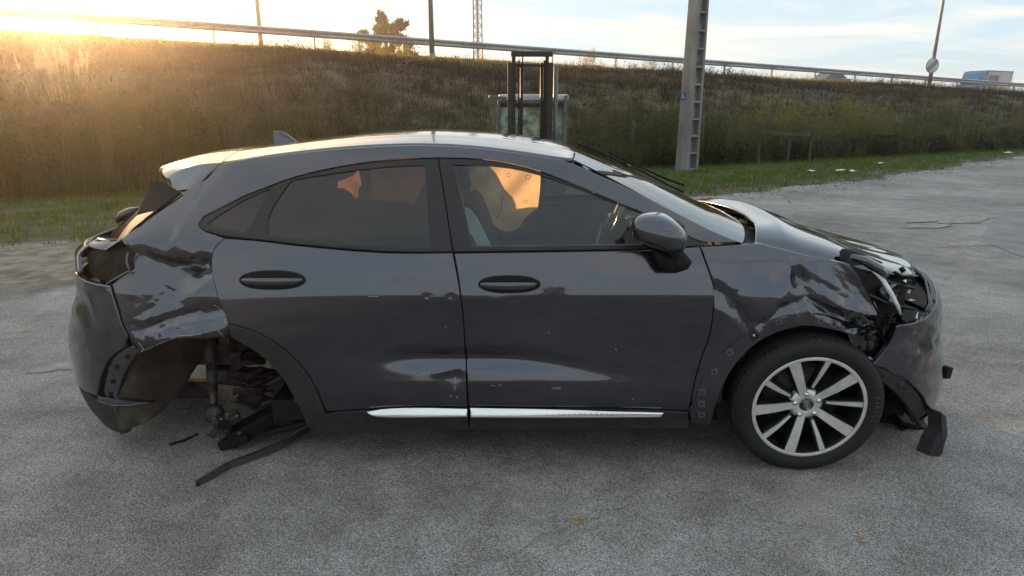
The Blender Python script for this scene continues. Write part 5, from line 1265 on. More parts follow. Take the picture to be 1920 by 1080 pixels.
# ---- open rear arch: liner remains, strut, hub, trailing arm, pipes
a0 = on_y(413, 740, .2)
def arch_liner():
    LN = [(266, 658), (240, 690), (224, 725), (218, 762), (228, 790), (236, 808), (262, 793), (283, 788), (300, 775), (310, 752), (309, 740), (330, 702), (378, 690), (382, 640), (330, 634), (300, 644)]
    P = np.array([on_y(px, py, .13) for px, py in LN])[:, [0, 2]]
    if area2(P) < 0: P = P[::-1]
    P = densify(smooth_poly(P, 1), .012); v, f, B = tri_fill([P], .016, 0)
    cx, cz = -1.29, .36; d = np.hypot(v[:, 0] - cx, v[:, 1] - cz); y = .10 + .34 * sstep(.43, .26, d) + .008 * np.sin(v[:, 0] * 60) * np.sin(v[:, 1] * 47)
    o = link_mesh('wheel_liner', mesh_np('wheel_liner', np.stack([v[:, 0], y, v[:, 1]], -1), f, True), LINER, car); solid(o, .006); return o
arch_liner()
liner(-1.29, .36, .40, .16, .60, 35, 150, 'wheel_liner', LINER, .02, 3)
def rear_mech():
    su = empty('rear_suspension', (-1.25, .5, GZ), car); iv = np.array(su.location)
    def P(px, py, y): return Vector(np.array(on_y(px, py, y)) - iv)
    mb = MB(); mb.tube([P(391, 628, .42), P(395, 680, .36)], .030, 12); mb.tube([P(395, 678, .36), P(399, 730, .33)], .024, 12); mb.tube([P(399, 728, .33), P(402, 778, .30)], .019, 12); mb.build('damper', STEELD, su)
    mb = MB(); mb.lathe([(.045, -.02), (.045, .02), (.02, .024), (.0, .024)], 16, Matrix.Translation(P(401, 775, .28)) @ Matrix.Rotation(R(90), 4, 'X')); mb.build('damper_bush', STEELD, su)
    # spring further in
    mb = MB(); c1 = P(470, 655, .55); c2 = P(485, 755, .52)
    mb.tube([c1.lerp(c2, t) + Vector((.05 * math.cos(t * 34), .05 * math.sin(t * 34), 0)) for t in np.linspace(0, 1, 90)], .008, 6); mb.build('coil_spring', RUST, su)
    # trailing arm and torn hub carrier
    mb = MB(); mb.bar(P(430, 822, .22), P(556, 757, .36), .10, .085); mb.bar(P(418, 832, .24), P(470, 815, .22), .09, .05); mb.build('trailing_arm', RAWBLACK, su, bevel=.012)
    mb = MB(); mb.box(P(417, 797, .17), (.085, .06, .075), (.2, .3, .2)); mb.box(P(438, 783, .18), (.06, .05, .05), (.4, -.3, .5)); mb.box(P(400, 806, .18), (.05, .05, .06), (.1, .6, .2)); mb.build('hub_carrier', STEELD, su, bevel=.010)
    mb = MB(); mb.box(P(418, 797, .135), (.045, .012, .04), (.2, .3, .2)); mb.build('hub_bore', RAWBLACK, su)
    mb = MB(); r_ = np.random.default_rng(8)
    for k in range(16): mb.lathe([(.010, 0), (.010, .012), (0, .012)], 6, Matrix.Translation(P(r_.uniform(388, 452), r_.uniform(772, 825), .15)) @ Euler(r_.uniform(-1, 1, 3) + np.array([1.57, 0, 0])).to_matrix().to_4x4())
    lab(mb.build('studs', STEELD, su), kind='stuff')
    # cross beam, brackets
    mb = MB(); mb.bar(P(300, 728, .80), P(405, 728, .80), .08, .10); mb.bar(P(400, 700, .62), P(560, 715, .62), .10, .09); mb.build('axle_beam', STEELD, su, bevel=.02)
    mb = MB()
    for k in range(9): a_ = P(430 + r_.uniform(-5, 20), 690 + 8 * k, .40); b_ = P(500 + r_.uniform(-20, 30), 680 + 9 * k + r_.uniform(-8, 8), .42); m_ = a_.lerp(b_, .5) + Vector((0, -.03, r_.uniform(-.05, .04))); mb.tube([a_, a_.lerp(m_, .6) + Vector((0, 0, .01)), m_, b_], r_.uniform(.005, .014), 6)
    lab(mb.build('links_and_pipes', RUST, su), kind='stuff')
    mb = MB(); mb.box(P(470, 745, .48), (.12, .05, .09), (.2, .4, .1)); mb.box(P(520, 720, .46), (.10, .05, .08), (.1, -.5, .3)); mb.box(P(450, 705, .44), (.08, .05, .05), (.3, .3, 0)); mb.box(P(445, 690, .5), (.06, .04, .2), (.1, .1, 0)); mb.build('brackets', STEELD, su, bevel=.008)
    for pts_ in ([(480, 700), (494, 720), (493, 745), (478, 765)], [(425, 690), (428, 705), (445, 708), (462, 700)], [(500, 700), (520, 695), (535, 718), (530, 750)]):
        MB().tube([P(x, y, .30) for x, y in pts_], .004, 6).build('brake_hose', RAWBLACK, su)
    mb = MB(); mb.box(P(545, 770, .22), (.09, .12, .12), (.2, .5, .1)); mb.bar(P(500, 812, .20), P(580, 790, .15), .05, .03); mb.build('sill_end', RAWBLACK, su, bevel=.01)
rear_mech()
MB().box((-1.46, .78, .46), (.36, .03, .17)).build('spare_wheel_well', RAWBLACK, car)
# back wall of the arch
mb = MB(); mb.box((-1.14, .66, .62), (.66, .03, .5)); mb.build('inner_arch', LINER, car)
# scuffs and chips of bare metal on the doors
CHIP = pmat('scraped_metal', (.55, .54, .52), (.4, .39, .38), scale=30, rough=.5, metal=.3)
mb = MB(); r_ = np.random.default_rng(77)
def scuffs(par, spots, dmg):
    mb = MB()
    for x, y, l, q in spots:
        a_, b_ = [sz([(x - l * math.cos(q) / 2, y - l * math.sin(q) / 2)])[0], sz([(x + l * math.cos(q) / 2, y + l * math.sin(q) / 2)])[0]]
        pp = np.array([a_, (a_ + b_) / 2, b_]); Pm = SF(pp[:, 0], pp[:, 1], dmg(pp[:, 0], pp[:, 1]) - .0006); mb.tube([Vector(p) for p in Pm], .0009, 4)
    lab(mb.build('scratches', CHIP, par), kind='stuff')
scuffs(rdoor, [(853, 714, 10, 1.5), (853, 730, 8, 1.5), (846, 742, 6, .4), (857, 745, 6, .9), (846, 694, 8, .9), (790, 702, 14, -.4), (803, 700, 8, -1.2), (836, 613, 4, .8), (820, 555, 30, .0), (700, 556, 20, 0)], DMG_RD)
scuffs(fdoor, [(925, 723, 8, .2), (938, 722, 7, -.5), (1043, 727, 18, -.1), (1047, 729, 10, .1), (1029, 624, 3, .8), (1155, 655, 4, .6), (1187, 748, 4, .2)], DMG_FD)
scuffs(fender, [(1521, 585, 14, 1.3), (1640, 605, 18, -.5), (1625, 612, 18, -.3), (1648, 575, 14, 1.2)], DMG_F)
scuffs(sf, [(350, 628, 60, -.1), (310, 640, 40, -.4), (405, 580, 20, .6), (420, 600, 24, 1.2), (415, 625, 16, 1.0), (275, 655, 26, -.4), (265, 650, 20, .9)], DMG_Q)
# the car was measured in world space: hang the parts on the root without moving them
for ch in car.children:
    if ch.type == 'MESH' or ch.type == 'EMPTY': ch.matrix_parent_inverse = _cm

# ================================================================== THINGS AROUND THE YARD
GALV = pmat('galvanised_steel', (.42, .43, .44), (.30, .31, .32), scale=7, rough=.48, metal=.55)
GALVD = pmat('weathered_zinc', (.33, .34, .35), (.22, .225, .23), scale=5, rough=.6, metal=.35)
CONC = pmat('pole_concrete', (.26, .255, .24), (.15, .147, .139), scale=3.5, rough=.92, bump=.6, bscale=45, bdist=.008, aniso=(1, 1, .35))
CONCD = pmat('stained_concrete', (.30, .29, .27), (.14, .135, .125), scale=6, rough=.95, bump=.6, bscale=30, bdist=.008)
WOOD = pmat('grey_weathered_wood', (.09, .078, .062), (.05, .043, .035), scale=9, rough=.9, bump=.5, bscale=60, aniso=(1, 1, .2))
RUBBER = RUB
def hit_n(px, n_):
    """where the measured column meets the line at offset n_ beside the bank"""
    u = (px - 960) / FPX; best = None
    # forward distance D solves n = NN.(u*k*D, D+cam_y); the column lies in a plane through the lens
    lo, hi = 1.0, 400.0
    for _ in range(60):
        D = (lo + hi) / 2; fw = D * math.cos(PITCH) - (2.5 if n_ > 20 else -1.0) * math.sin(PITCH); x, y = u * fw, CAM[1] + D
        if NN[0] * x + NN[1] * y < n_: lo = D
        else: hi = D
    s_ = U[0] * x + U[1] * y; return x, y, s_
def hit_bank(px, py):
    d = ray(px, py); t = 6.0
    while t < 90:
        p = CAM + d * t; s_, q = U @ p[:2], NN @ p[:2]
        if p[2] < float(terrain(s_, q)): return p[0], p[1], float(terrain(s_, q))
        t += .05
    return p[0], p[1], p[2]

# ---- guardrail
gr = empty('guardrail', (*sn(20, 28.0), float(crest_z(20)) + .0)); lab(gr, 'long galvanised steel guardrail along the top of the grassy bank', 'guardrail')
iv = np.array(gr.location); Mi = Matrix.Translation(-Vector(iv))
prof = [(0, .155), (-.03, .15), (-.075, .115), (-.08, .085), (-.075, .055), (-.02, .02), (-.015, 0), (-.02, -.02), (-.075, -.055), (-.08, -.085), (-.075, -.115), (-.03, -.15), (0, -.155)]
x0, y0, s0 = hit_n(403, 28.0); seg = 4.0; k0 = -8; k1 = 28
def gz(s_): return float(crest_z(np.clip(s_, -60, 140)))
for k in range(k0, k1):
    sa, sb = s0 + k * seg, s0 + (k + 1) * seg; V = []
    for s_, e_ in ((sa, 0), (sb + .12, -.004)):
        for a_, b_ in prof: x, y = sn(s_, 28.0 + a_ + e_); V.append((x, y, gz(s_) + .60 + b_))
    m_ = len(prof); F = [(i, i + 1, m_ + i + 1, m_ + i) for i in range(m_ - 1)]
    o = MB().add([np.array(v) - iv for v in V], F, True).build('beam', GALV, gr); solid(o, .005, 0)
    x, y = sn(sa, 28.10); mb = MB(); c = np.array((x, y, gz(sa) + .28)) - iv; mb.box(c, (.06, .11, .95), (0, 0, TH)); x, y = sn(sa, 28.04); mb.box(np.array((x, y, gz(sa) + .60)) - iv, (.10, .07, .22), (0, 0, TH)); mb.build('post', GALVD, gr)

# ---- lamp posts
def lamp(px, n_, h, r0, label, tilt=0, arm=1.6):
    x, y, s_ = hit_n(px, n_); z = float(terrain(s_, n_)) if n_ < 28 else gz(s_)
    t = empty('street_lamp', (x, y, z)); lab(t, label, 'street lamp')
    mb = MB(); mb.tube([(0, 0, -.1), (0, 0, h * .5), (0, 0, h)], [r0, r0 * .78, r0 * .55], 14); mb.build('pole', GALVD, t)
    mb = MB(); mb.lathe([(r0 * 1.9, 0), (r0 * 1.9, .03), (r0 * 1.2, .05), (r0 * 1.05, .3)], 14); mb.build('base_plate', GALVD, t)
    mb = MB(); mb.tube([(0, 0, h - .05), (NN[0] * arm * .5, NN[1] * arm * .5, h + .12), (NN[0] * arm, NN[1] * arm, h + .16)], .035, 8); mb.build('arm', GALVD, t)
    mb = MB(); mb.box((NN[0] * (arm + .25), NN[1] * (arm + .25), h + .17), (.24, .62, .09), (0, 0, TH), taper=.8); mb.build('lantern', GALVD, t, bevel=.02); return t
lamp(810, 27.2, 9, .125, 'thick grey lamp post standing in front of the guardrail')
lamp(494, 43, 9.5, .15, 'slim grey lamp post behind the guardrail near the setting sun', arm=2.0)
t = lamp(1746, 26.4, 9.6, .14, 'lamp post on the bank carrying the round road sign', arm=1.8)
lamp(482, 95, 6.2, .13, 'small distant street lamp seen just above the guardrail', arm=1.0)
# road sign clamped to the right-hand lamp post
lx, ly, lz = t.location; sg = on_y(1748, 123, ly - .22); rs = empty('road_sign', tuple(sg)); rs.rotation_euler = (0, 0, R(8)); lab(rs, 'round white road sign with dark diagonal stripes clamped to a lamp post', 'road sign')
SR_ = .50
WHT = pmat('sign_white', (.62, .62, .60), (.52, .52, .50), scale=4, rough=.5); BLK = pmat('sign_black', (.03, .03, .03), scale=4, rough=.5)
Mr = Matrix.Rotation(R(90), 4, 'X')
MB().lathe([(0, .012), (SR_ - .02, .012), (SR_, .006), (SR_, -.006), (0, -.012)], 40, Mr).build('sign_face', WHT, rs)
MB().lathe([(SR_ - .035, .014), (SR_ - .005, .014)], 40, Mr).build('border', BLK, rs)
for k in range(-2, 3):
    L_ = math.sqrt(max(0, (SR_ - .04) ** 2 - (k * .065) ** 2)); c_ = (k * .065 * math.cos(R(135)), -.016, k * .065 * math.sin(R(135)))
    mb = MB(); mb.box(c_, (2 * L_, .003, .032), (0, R(-45), 0)); mb.build('stripe', BLK, rs)
mb = MB(); mb.box((0, .10, .12), (.10, .24, .05)); mb.box((0, .10, -.12), (.10, .24, .05)); mb.build('clamp', GALVD, rs)

# ---- lattice mast beyond the highway
D = 76; u = (900 - 960) / FPX; tw = empty('lattice_mast', (u * D, D + CAM[1], 1.0)); lab(tw, 'tall grey lattice telecom mast beyond the highway', 'mast')
hw_ = .50; H = 13.2
for a_ in (-1, 1):
    for b_ in (-1, 1): MB().tube([(a_ * hw_, b_ * hw_, 0), (a_ * hw_ * .9, b_ * hw_ * .9, H)], .05, 6).build('leg', GALVD, tw)
mb = MB(); st = .95
for i in range(int(H / st)):
    z0, z1 = i * st, (i + 1) * st; r0, r1 = hw_ * (1 - .1 * z0 / H), hw_ * (1 - .1 * z1 / H); c0 = [(-r0, -r0), (r0, -r0), (r0, r0), (-r0, r0)]; c1 = [(-r1, -r1), (r1, -r1), (r1, r1), (-r1, r1)]
    for j in range(4):
        l = (j + 1) % 4; mb.bar((*c0[j], z0), (*c1[l], z1), .045, .045); mb.bar((*c0[l], z0), (*c1[j], z1), .045, .045); mb.bar((*c0[j], z0), (*c0[l], z0), .035, .035)
o = mb.build('bracing', GALVD, tw); lab(o, kind='stuff')
MB().tube([(0, -.25, 0), (0, -.22, H)], .12, 6).build('cable_ladder', GALVD, tw)

# ---- eucalyptus far beyond the highway
def tree(px, py_top, D, width, label):
    x = (px - 960) / FPX * D * 1.0; y = D + CAM[1]; zt = CAM[2] + D * math.tan(math.atan((540 - py_top) / FPX) - PITCH); t = empty('eucalyptus_tree', (x, y, 1.0)); lab(t, label, 'tree')
    H = zt - 1.0; r = np.random.default_rng(17); BARK = pmat('pale_bark', (.20, .17, .13), (.11, .09, .07), scale=3, rough=.9); LEAF = foliage_mat('eucalyptus_leaves', [(.030, .036, .016), (.055, .06, .026), (.085, .08, .04)], .3)
    mb = MB(); mb.tube([(0, 0, 0), (.2, 0, H * .3), (-.1, .1, H * .55), (.1, 0, H * .8)], [.3, .24, .16, .07], 8); mb.build('trunk', BARK, t)
    # crown masses: many small clumps on limbs, gaps between
    blobs = [(-.36, .50, .15), (-.45, .42, .10), (-.20, .62, .17), (-.30, .74, .14), (-.05, .80, .17), (-.10, .93, .11), (.14, .88, .14), (.25, .72, .17), (.05, .62, .13), (.35, .56, .13), (.42, .48, .09), (.18, .50, .11), (-.12, .46, .10), (.28, .86, .09), (.46, .41, .06)]
    lm = MB(); P = []
    for bx, bz, br in blobs:
        c = np.array([bx * width, r.uniform(-.25, .25) * width, bz * H]); lm.tube([(0, 0, H * (.2 + .35 * bz)), tuple(c * np.array([.5, .5, .92])), tuple(c)], [.13, .08, .03], 5)
        for j in range(9):
            cc = c + r.normal(0, .42, 3) * br * width; n_ = 85; q = r.normal(0, 1, (n_, 3)); q /= np.linalg.norm(q, axis=1, keepdims=True); q *= (r.uniform(.2, 1, (n_, 1)) ** .5) * br * width * .40; q[:, 2] *= .75; P.append(cc + q)
    lm.build('limbs', BARK, t); P = np.concatenate(P); n_ = len(P); a_ = r.normal(0, .20, (n_, 3)); b_ = r.normal(0, .15, (n_, 3)) + np.array([0, 0, -.14]); V = np.stack([P, P + a_, P + b_], 1).reshape(-1, 3)
    me = mesh_np('crown', V, np.arange(3 * n_).reshape(-1, 3)); at = me.attributes.new('tint', 'FLOAT', 'POINT'); at.data.foreach_set('value', np.repeat(r.uniform(0, 1, n_), 3).astype(np.float32)); link_mesh('crown', me, LEAF, t)
tree(740, 18, 82, 7.4, 'lone rounded eucalyptus tree far beyond the guardrail')

# ---- box truck on the highway
D = 74; u = (1806 - 960) / FPX; x, y = u * D, D + CAM[1]; s_ = U @ np.array([x, y]); tr = empty('box_truck', (x, y, gz(s_) + .04), rz=TH + math.pi); tr.scale = (.85, .85, 1.02); lab(tr, 'blue cabbed delivery truck driving along the highway', 'truck')
BLUE = pmat('truck_blue', (.03, .16, .34), (.025, .12, .27), scale=3, rough=.35, coat=.6); BOXM = pmat('truck_box_panel', (.50, .49, .48), (.40, .39, .385), scale=1.2, rough=.55); PRNT = pmat('truck_print', (.32, .20, .16), (.20, .13, .11), scale=2, rough=.55)
MB().box((-.9, 0, 1.80), (5.6, 2.4, 2.2)).build('cargo_box', BOXM, tr, bevel=.05)
MB().box((-.9, 0, 2.93), (5.7, 2.46, .10)).build('box_roof_rail', BLUE, tr)
MB().box((.6, 1.215, 1.7), (2.2, .02, 1.6)).build('side_print', PRNT, tr)
mb = MB(); mb.prism([(1.95, .5), (4.0, .5), (4.05, 1.3), (3.75, 1.55), (3.35, 2.65), (3.0, 2.90), (1.95, 2.90)], Matrix(((1, 0, 0, 0), (0, 0, 1, 0), (0, 1, 0, 0), (0, 0, 0, 1))), -1.1, 1.1); mb.build('cab', BLUE, tr, bevel=.06)
for sd in (-1, 1): MB().add([(2.5, sd * 1.11, 1.45), (3.6, sd * 1.11, 1.5), (3.25, sd * 1.11, 2.25), (2.5, sd * 1.11, 2.25)], [(0, 1, 2, 3)]).build('side_window', GLOSSBLK, tr)
MB().add([(3.80, -1.0, 1.56), (3.80, 1.0, 1.56), (3.42, 1.0, 2.33), (3.42, -1.0, 2.33)], [(0, 1, 2, 3)]).build('windscreen', GLOSSBLK, tr)
for wx in (3.1, -2.3, -1.4):
    for sd in (-1, 1): MB().lathe([(0, .14), (.28, .14), (.46, .12), (.46, -.12), (0, -.14)], 20, Matrix.Translation((wx, sd * 1.0, .46)) @ Matrix.Rotation(R(90), 4, 'X')).build('wheel', RUBBER, tr)
MB().box((0, 0, .62), (7.2, .9, .22)).build('chassis', RAWBLACK, tr)

# ---- two cars passing on the highway
def far_car(px, D, label, pm, z_off=0):
    u = (px - 960) / FPX; x, y = u * D, D + CAM[1]; s_ = U @ np.array([x, y]); t = empty('passing_car', (x, y, gz(s_) + .04 + z_off), rz=TH + math.pi); lab(t, label, 'car')
    body = [(-2.1, .3), (2.1, .3), (2.12, .65), (1.9, .82), (1.1, .93), (-1.9, 1.0), (-2.1, .8)]; cabn = [(1.15, .92), (.35, 1.40), (-.9, 1.46), (-1.75, 1.02)]
    Mx = Matrix(((1, 0, 0, 0), (0, 0, 1, 0), (0, 1, 0, 0), (0, 0, 0, 1)))
    MB().prism(body, Mx, -.88, .88).build('body', pm, t, bevel=.06); MB().prism(cabn, Mx, -.72, .72).build('cabin', GLOSSBLK, t, bevel=.05); MB().box((-.28, 0, 1.45), (1.25, 1.36, .04)).build('roof', pm, t, bevel=.02)
    for wx in (1.3, -1.3):
        for sd in (-1, 1): MB().lathe([(0, .1), (.2, .1), (.32, .09), (.32, -.09), (0, -.1)], 18, Matrix.Translation((wx, sd * .80, .32)) @ Matrix.Rotation(R(90), 4, 'X')).build('wheel', RUBBER, t)
far_car(1092, 56, 'silver car on the highway beside the forklift mast', pmat('silver_paint', (.5, .5, .5), scale=3, rough=.3, metal=.6, coat=1))
far_car(1522, 59, 'dark car on the highway half hidden behind the guardrail', pmat('dark_paint', (.05, .05, .055), scale=3, rough=.3, coat=1))

# ---- forklift parked behind the car
FY = 7.25; fk = empty('forklift', (on_y(995, 300, FY)[0], FY, GZ)); lab(fk, 'forklift with tall dark mast and glazed cab parked behind the crashed car', 'forklift'); iv = np.array(fk.location)
def fp(px, py, dy=0): return Vector(np.array(on_y(px, py, FY + dy)) - iv)
def X_(px, dy=0): return fp(px, 150, dy).x
def Z_(py, dy=0): return fp(990, py, dy).z
MAST = pmat('mast_steel', (.030, .027, .024), (.018, .016, .015), scale=9, rough=.5, metal=.3); GREYP = pmat('forklift_grey', (.13, .135, .14), (.09, .093, .097), scale=6, rough=.45); ROOFP = pmat('cab_roof_white', (.62, .63, .64), (.52, .53, .54), scale=6, rough=.4)
ORNG = pmat('beacon_orange', (.80, .20, .02), (.6, .14, .015), scale=6, rough=.3); FGL = glass_mat('cab_glass', (.72, .80, .72), dirt_sheen=.5); FGL.node_tree.nodes['Diffuse BSDF'].inputs[0].default_value = (.62, .70, .56, 1); YEL = pmat('forklift_body', (.45, .30, .05), (.35, .23, .04), scale=4, rough=.5)  # pale green diffuse film paints the sky reflection into the cab glass
zt = Z_(97); z2 = Z_(118)
for pa, pb, pin in ((952, 965, 1), (1023, 1036, -1)):
    cx = (X_(pa) + X_(pb)) / 2; w_ = X_(pb) - X_(pa)
    MB().box((cx - .012 * pin, .0, (z2 + .10) / 2), (w_ * .8, .13, z2 - .10)).build('outer_mast_rail', MAST, fk, bevel=.006)
    MB().box((cx + .035 * pin, .03, (zt + .12) / 2), (w_ * .55, .10, zt - .12)).build('inner_mast_rail', MAST, fk, bevel=.006)
xa, xb = X_(958), X_(1035)
MB().box(((xa + xb) / 2, .03, zt - .03), (xb - xa, .08, .07)).build('top_crossbar', MAST, fk, bevel=.006)
MB().box(((xa + xb) / 2, .08, Z_(122)), (xb - xa, .05, .04)).build('crossbar', MAST, fk, bevel=.004)
MB().box(((xa + xb) / 2, .05, .55), (xb - xa, .06, .10)).build('crossbar', MAST, fk, bevel=.004)
for px in (973, 1020): MB().box((X_(px), -.03, (zt - .12 + .3) / 2), (.022, .03, zt - .42)).build('lift_chain', RAWBLACK, fk)
for px in (978, 1016): MB().tube([(X_(px), .06, .3), (X_(px), .06, zt - .15)], .022, 8).build('lift_cylinder', MAST, fk)
MB().tube([(X_(980), -.05, zt - .05), (X_(977), -.06, Z_(200)), (X_(976), -.05, .4)], .010, 6).build('hydraulic_hose', RAWBLACK, fk)
MB().tube([(X_(1043), .10, .4), (X_(1043), .10, Z_(122))], .035, 8).build('exhaust_stack', GREYP, fk)
MB().box(((xa + xb) / 2, -.10, .45), (.98, .05, .10)).build('carriage', MAST, fk); MB().box(((xa + xb) / 2, -.10, .85), (.98, .05, .08)).build('carriage', MAST, fk)
for dx in (-.25, .25):
    mb = MB(); mb.box(((xa + xb) / 2 + dx, -.15, .45), (.10, .04, .85)); mb.box(((xa + xb) / 2 + dx, -.68, .045), (.10, 1.05, .035)); mb.build('fork', MAST, fk, bevel=.004)
CD = .35
cl, cr_x = fp(930, 200, CD).x, fp(1063, 200, CD).x; rz_ = Z_(183, CD)
MB().box(((cl + cr_x) / 2 + .03, CD + .62, rz_), (cr_x - cl - .02, 1.30, .10)).build('cab_roof', ROOFP, fk, bevel=.03)
for xx_, lean, wd in ((cl, .05, .055), (cr_x - .03, 0, .06)):
    MB().bar((xx_, CD, .85), (xx_ + lean, CD, rz_ - .04), wd, .07, (0, 1, 0)).build('cab_pillar', GREYP, fk, bevel=.01)
    MB().bar((xx_, CD + 1.2, .85), (xx_ + lean, CD + 1.15, rz_ - .04), wd * .8, .06, (0, 1, 0)).build('cab_pillar', GREYP, fk, bevel=.01)
MB().box(((cl + cr_x) / 2, CD, rz_ - .11), (cr_x - cl - .1, .05, .06)).build('windscreen_header', MAST, fk)
MB().box(((cl + cr_x) / 2, CD + .02, (rz_ - .14 + .9) / 2), (cr_x - cl - .12, .008, rz_ - .14 - .9)).build('windscreen', FGL, fk)
MB().box(((cl + cr_x) / 2, CD + 1.18, (rz_ - .14 + .9) / 2), (cr_x - cl - .12, .008, rz_ - .14 - .9)).build('rear_window', FGL, fk)
for sx in (cl + .01, cr_x - .03): MB().box((sx, CD + .6, (rz_ - .14 + .9) / 2), (.008, 1.1, rz_ - .14 - .9)).build('side_window', FGL, fk)
MB().box(fp(933, 183, CD - .1), (.26, .06, .05), (0, .12, 0)).build('work_light', GREYP, fk, bevel=.01)
MB().box(fp(1060, 195, CD - .08), (.05, .07, .26), (0, .1, 0)).build('mirror_arm', GREYP, fk, bevel=.01)
c_ = fp(1037, 167, CD); MB().lathe([(0, .06), (.04, .055), (.045, 0), (.045, -.03), (0, -.03)], 14, Matrix.Translation(c_)).build('beacon', ORNG, fk)
MB().tube([c_ + Vector((0, 0, -.03)), Vector((c_.x, c_.y + .05, rz_))], .012, 6).build('beacon_stem', MAST, fk)
MB().box(((cl + cr_x) / 2, CD + .75, .62), (1.05, 1.75, .62)).build('body', YEL, fk, bevel=.05); MB().box(((cl + cr_x) / 2, CD + 1.75, .75), (1.05, .45, .85)).build('counterweight', MAST, fk, bevel=.12)
MB().box(((cl + cr_x) / 2, CD + .75, 1.15), (.45, .12, .55), (-.2, 0, 0)).build('seat_back', CLOTH, fk, bevel=.04)
MB().tube([((cl + cr_x) / 2 + .17 * math.cos(q), CD + .38 + .04 * math.sin(q), 1.20 + .15 * math.sin(q)) for q in np.linspace(0, 6.283, 20, endpoint=False)], .012, 6, closed=True).build('steering_wheel', RAWBLACK, fk)
for sx in (cl + .10, cr_x - .10):
    for yy, rr in ((.20, .33), (1.65, .26)): MB().lathe([(0, .1), (rr * .55, .1), (rr, .09), (rr, -.09), (0, -.1)], 22, Matrix.Translation((sx, CD + yy - .1, rr)) @ Matrix.Rotation(R(90), 4, 'Y')).build('wheel', RUBBER, fk)

# ---- concrete power pole
bp_ = on_z(1287, 322, .05); cp = empty('concrete_pole', (bp_[0], bp_[1], .0), rz=R(-57)); lab(cp, 'tall concrete power pole with ladder-like recesses at the foot of the bank', 'pole')
H = 9.0; W0, W1, D0, D1 = .40, .26, .44, .28
def lerp(a, b, t): return a + (b - a) * t
def slab(x0a, x0b, y0a, y0b, x1a, x1b, y1a, y1b, nm, mat=CONC, z0=-.2, z1=H):
    V = [(x0a, y0a, z0), (x0b, y0a, z0), (x0b, y0b, z0), (x0a, y0b, z0), (x1a, y1a, z1), (x1b, y1a, z1), (x1b, y1b, z1), (x1a, y1b, z1)]
    return MB().add(V, [(3, 2, 1, 0), (4, 5, 6, 7), (0, 1, 5, 4), (1, 2, 6, 5), (2, 3, 7, 6), (3, 0, 4, 7)]).build(nm, mat, cp, bevel=.012)
slab(-W0 / 2, W0 / 2, -D0 / 2, -D0 / 2 + .085, -W1 / 2, W1 / 2, -D1 / 2, -D1 / 2 + .06, 'flange')
slab(-W0 / 2, W0 / 2, D0 / 2 - .085, D0 / 2, -W1 / 2, W1 / 2, D1 / 2 - .06, D1 / 2, 'flange')
slab(-.05, .05, -D0 / 2 + .08, D0 / 2 - .08, -.035, .035, -D1 / 2 + .055, D1 / 2 - .055, 'web', CONCD)
k = 0; z = .12
while z < H:
    t = (z + .2) / (H + .2); w_, d_ = lerp(W0, W1, t), lerp(D0, D1, t); MB().box((0, 0, z), (w_ * .97, d_ - .12, .055)).build('rung', CONC, cp, bevel=.008); z += .415
SB = pmat('blue_plate', (.05, .09, .28), (.04, .07, .22), scale=4, rough=.5)
pz = on_y(1291, 181, bp_[1])[2]; pm_ = MB().box((-.08, -D0 / 2 + .012, pz), (.13, .02, .17)).build('number_plate', SB, cp)
mb = MB(); mb.box((-.105, -D0 / 2 - .001, pz + .01), (.018, .004, .09)); mb.box((-.085, -D0 / 2 - .001, pz + .05), (.045, .004, .014)); mb.box((-.05, -D0 / 2 - .001, pz - .01), (.05, .004, .012)); mb.box((-.05, -D0 / 2 - .001, pz - .035), (.05, .004, .012)); o = lab(mb.build('plate_marks', WHT, pm_), kind='stuff')

# ---- wire fence at the toe and a leftover wooden rail frame
fe = empty('wire_fence', (*sn(18, 12.55), 0)); lab(fe, 'rusty wire stock fence half swallowed by weeds at the foot of the bank', 'fence'); iv = np.array(fe.location)
r_ = np.random.default_rng(5); fs = np.arange(5, 46, 2.6)
for s_ in fs: x, y = sn(s_, 12.55); h = r_.uniform(1.3, 1.6); MB().tube([np.array((x, y, -.1)) - iv, np.array((x + r_.uniform(-.06, .06), y, h)) - iv], .038, 7).build('post', WOOD, fe)
for hz_ in (.3, .6, .9, 1.2): MB().tube([np.array((*sn(s_, 12.52), hz_ + r_.uniform(-.03, .03))) - iv for s_ in np.arange(5, 46, 1.3)], .006, 4).build('wire', STEELD, fe)
wa = hit_n(1424, 11.35); wrf = empty('wooden_rail', (wa[0], wa[1], 0)); lab(wrf, 'weathered wooden posts joined by one sagging rail at the bank foot', 'fence'); iv = np.array(wrf.location); prev = None
for px, hh in ((1424, 1.28), (1480, 1.18), (1520, 1.10)):
    p = hit_n(px, 11.35); MB().box(np.array((p[0], p[1], hh / 2 - .05)) - iv, (.07, .07, hh + .1)).build('post', WOOD, wrf, bevel=.008)
pz = [np.array(on_y(px, py, hit_n(px, 11.28)[1])) for px, py in ((1428, 247), (1478, 252), (1519, 253))]
for a_, b_ in zip(pz[:-1], pz[1:]): MB().bar(a_ - iv, b_ - iv, .05, .09).build('rail', WOOD, wrf, bevel=.006)

# ---- single plants that stand out
def plant(name, x, y, z, temps, mat, label, cat, tint, sc=1.0, group=None, parts=('foliage',)):
    t = empty(name, (x, y, z)); lab(t, label, cat, group); r = np.random.default_rng(int(abs(x * 100 + y * 10)))
    for nm, (TV, TF), mt, tn in zip(parts, temps, mat if isinstance(mat, list) else [mat] * len(temps), tint):
        me = mesh_np(nm, TV * sc, TF); at = me.attributes.new('tint', 'FLOAT', 'POINT'); at.data.foreach_set('value', np.clip(tn + np.repeat(r.uniform(-.15, .15, len(TF)), 1).mean() + r.uniform(-.12, .12, len(TV)), 0, 1).astype(np.float32)); link_mesh(nm, me, mt, t)
    return t
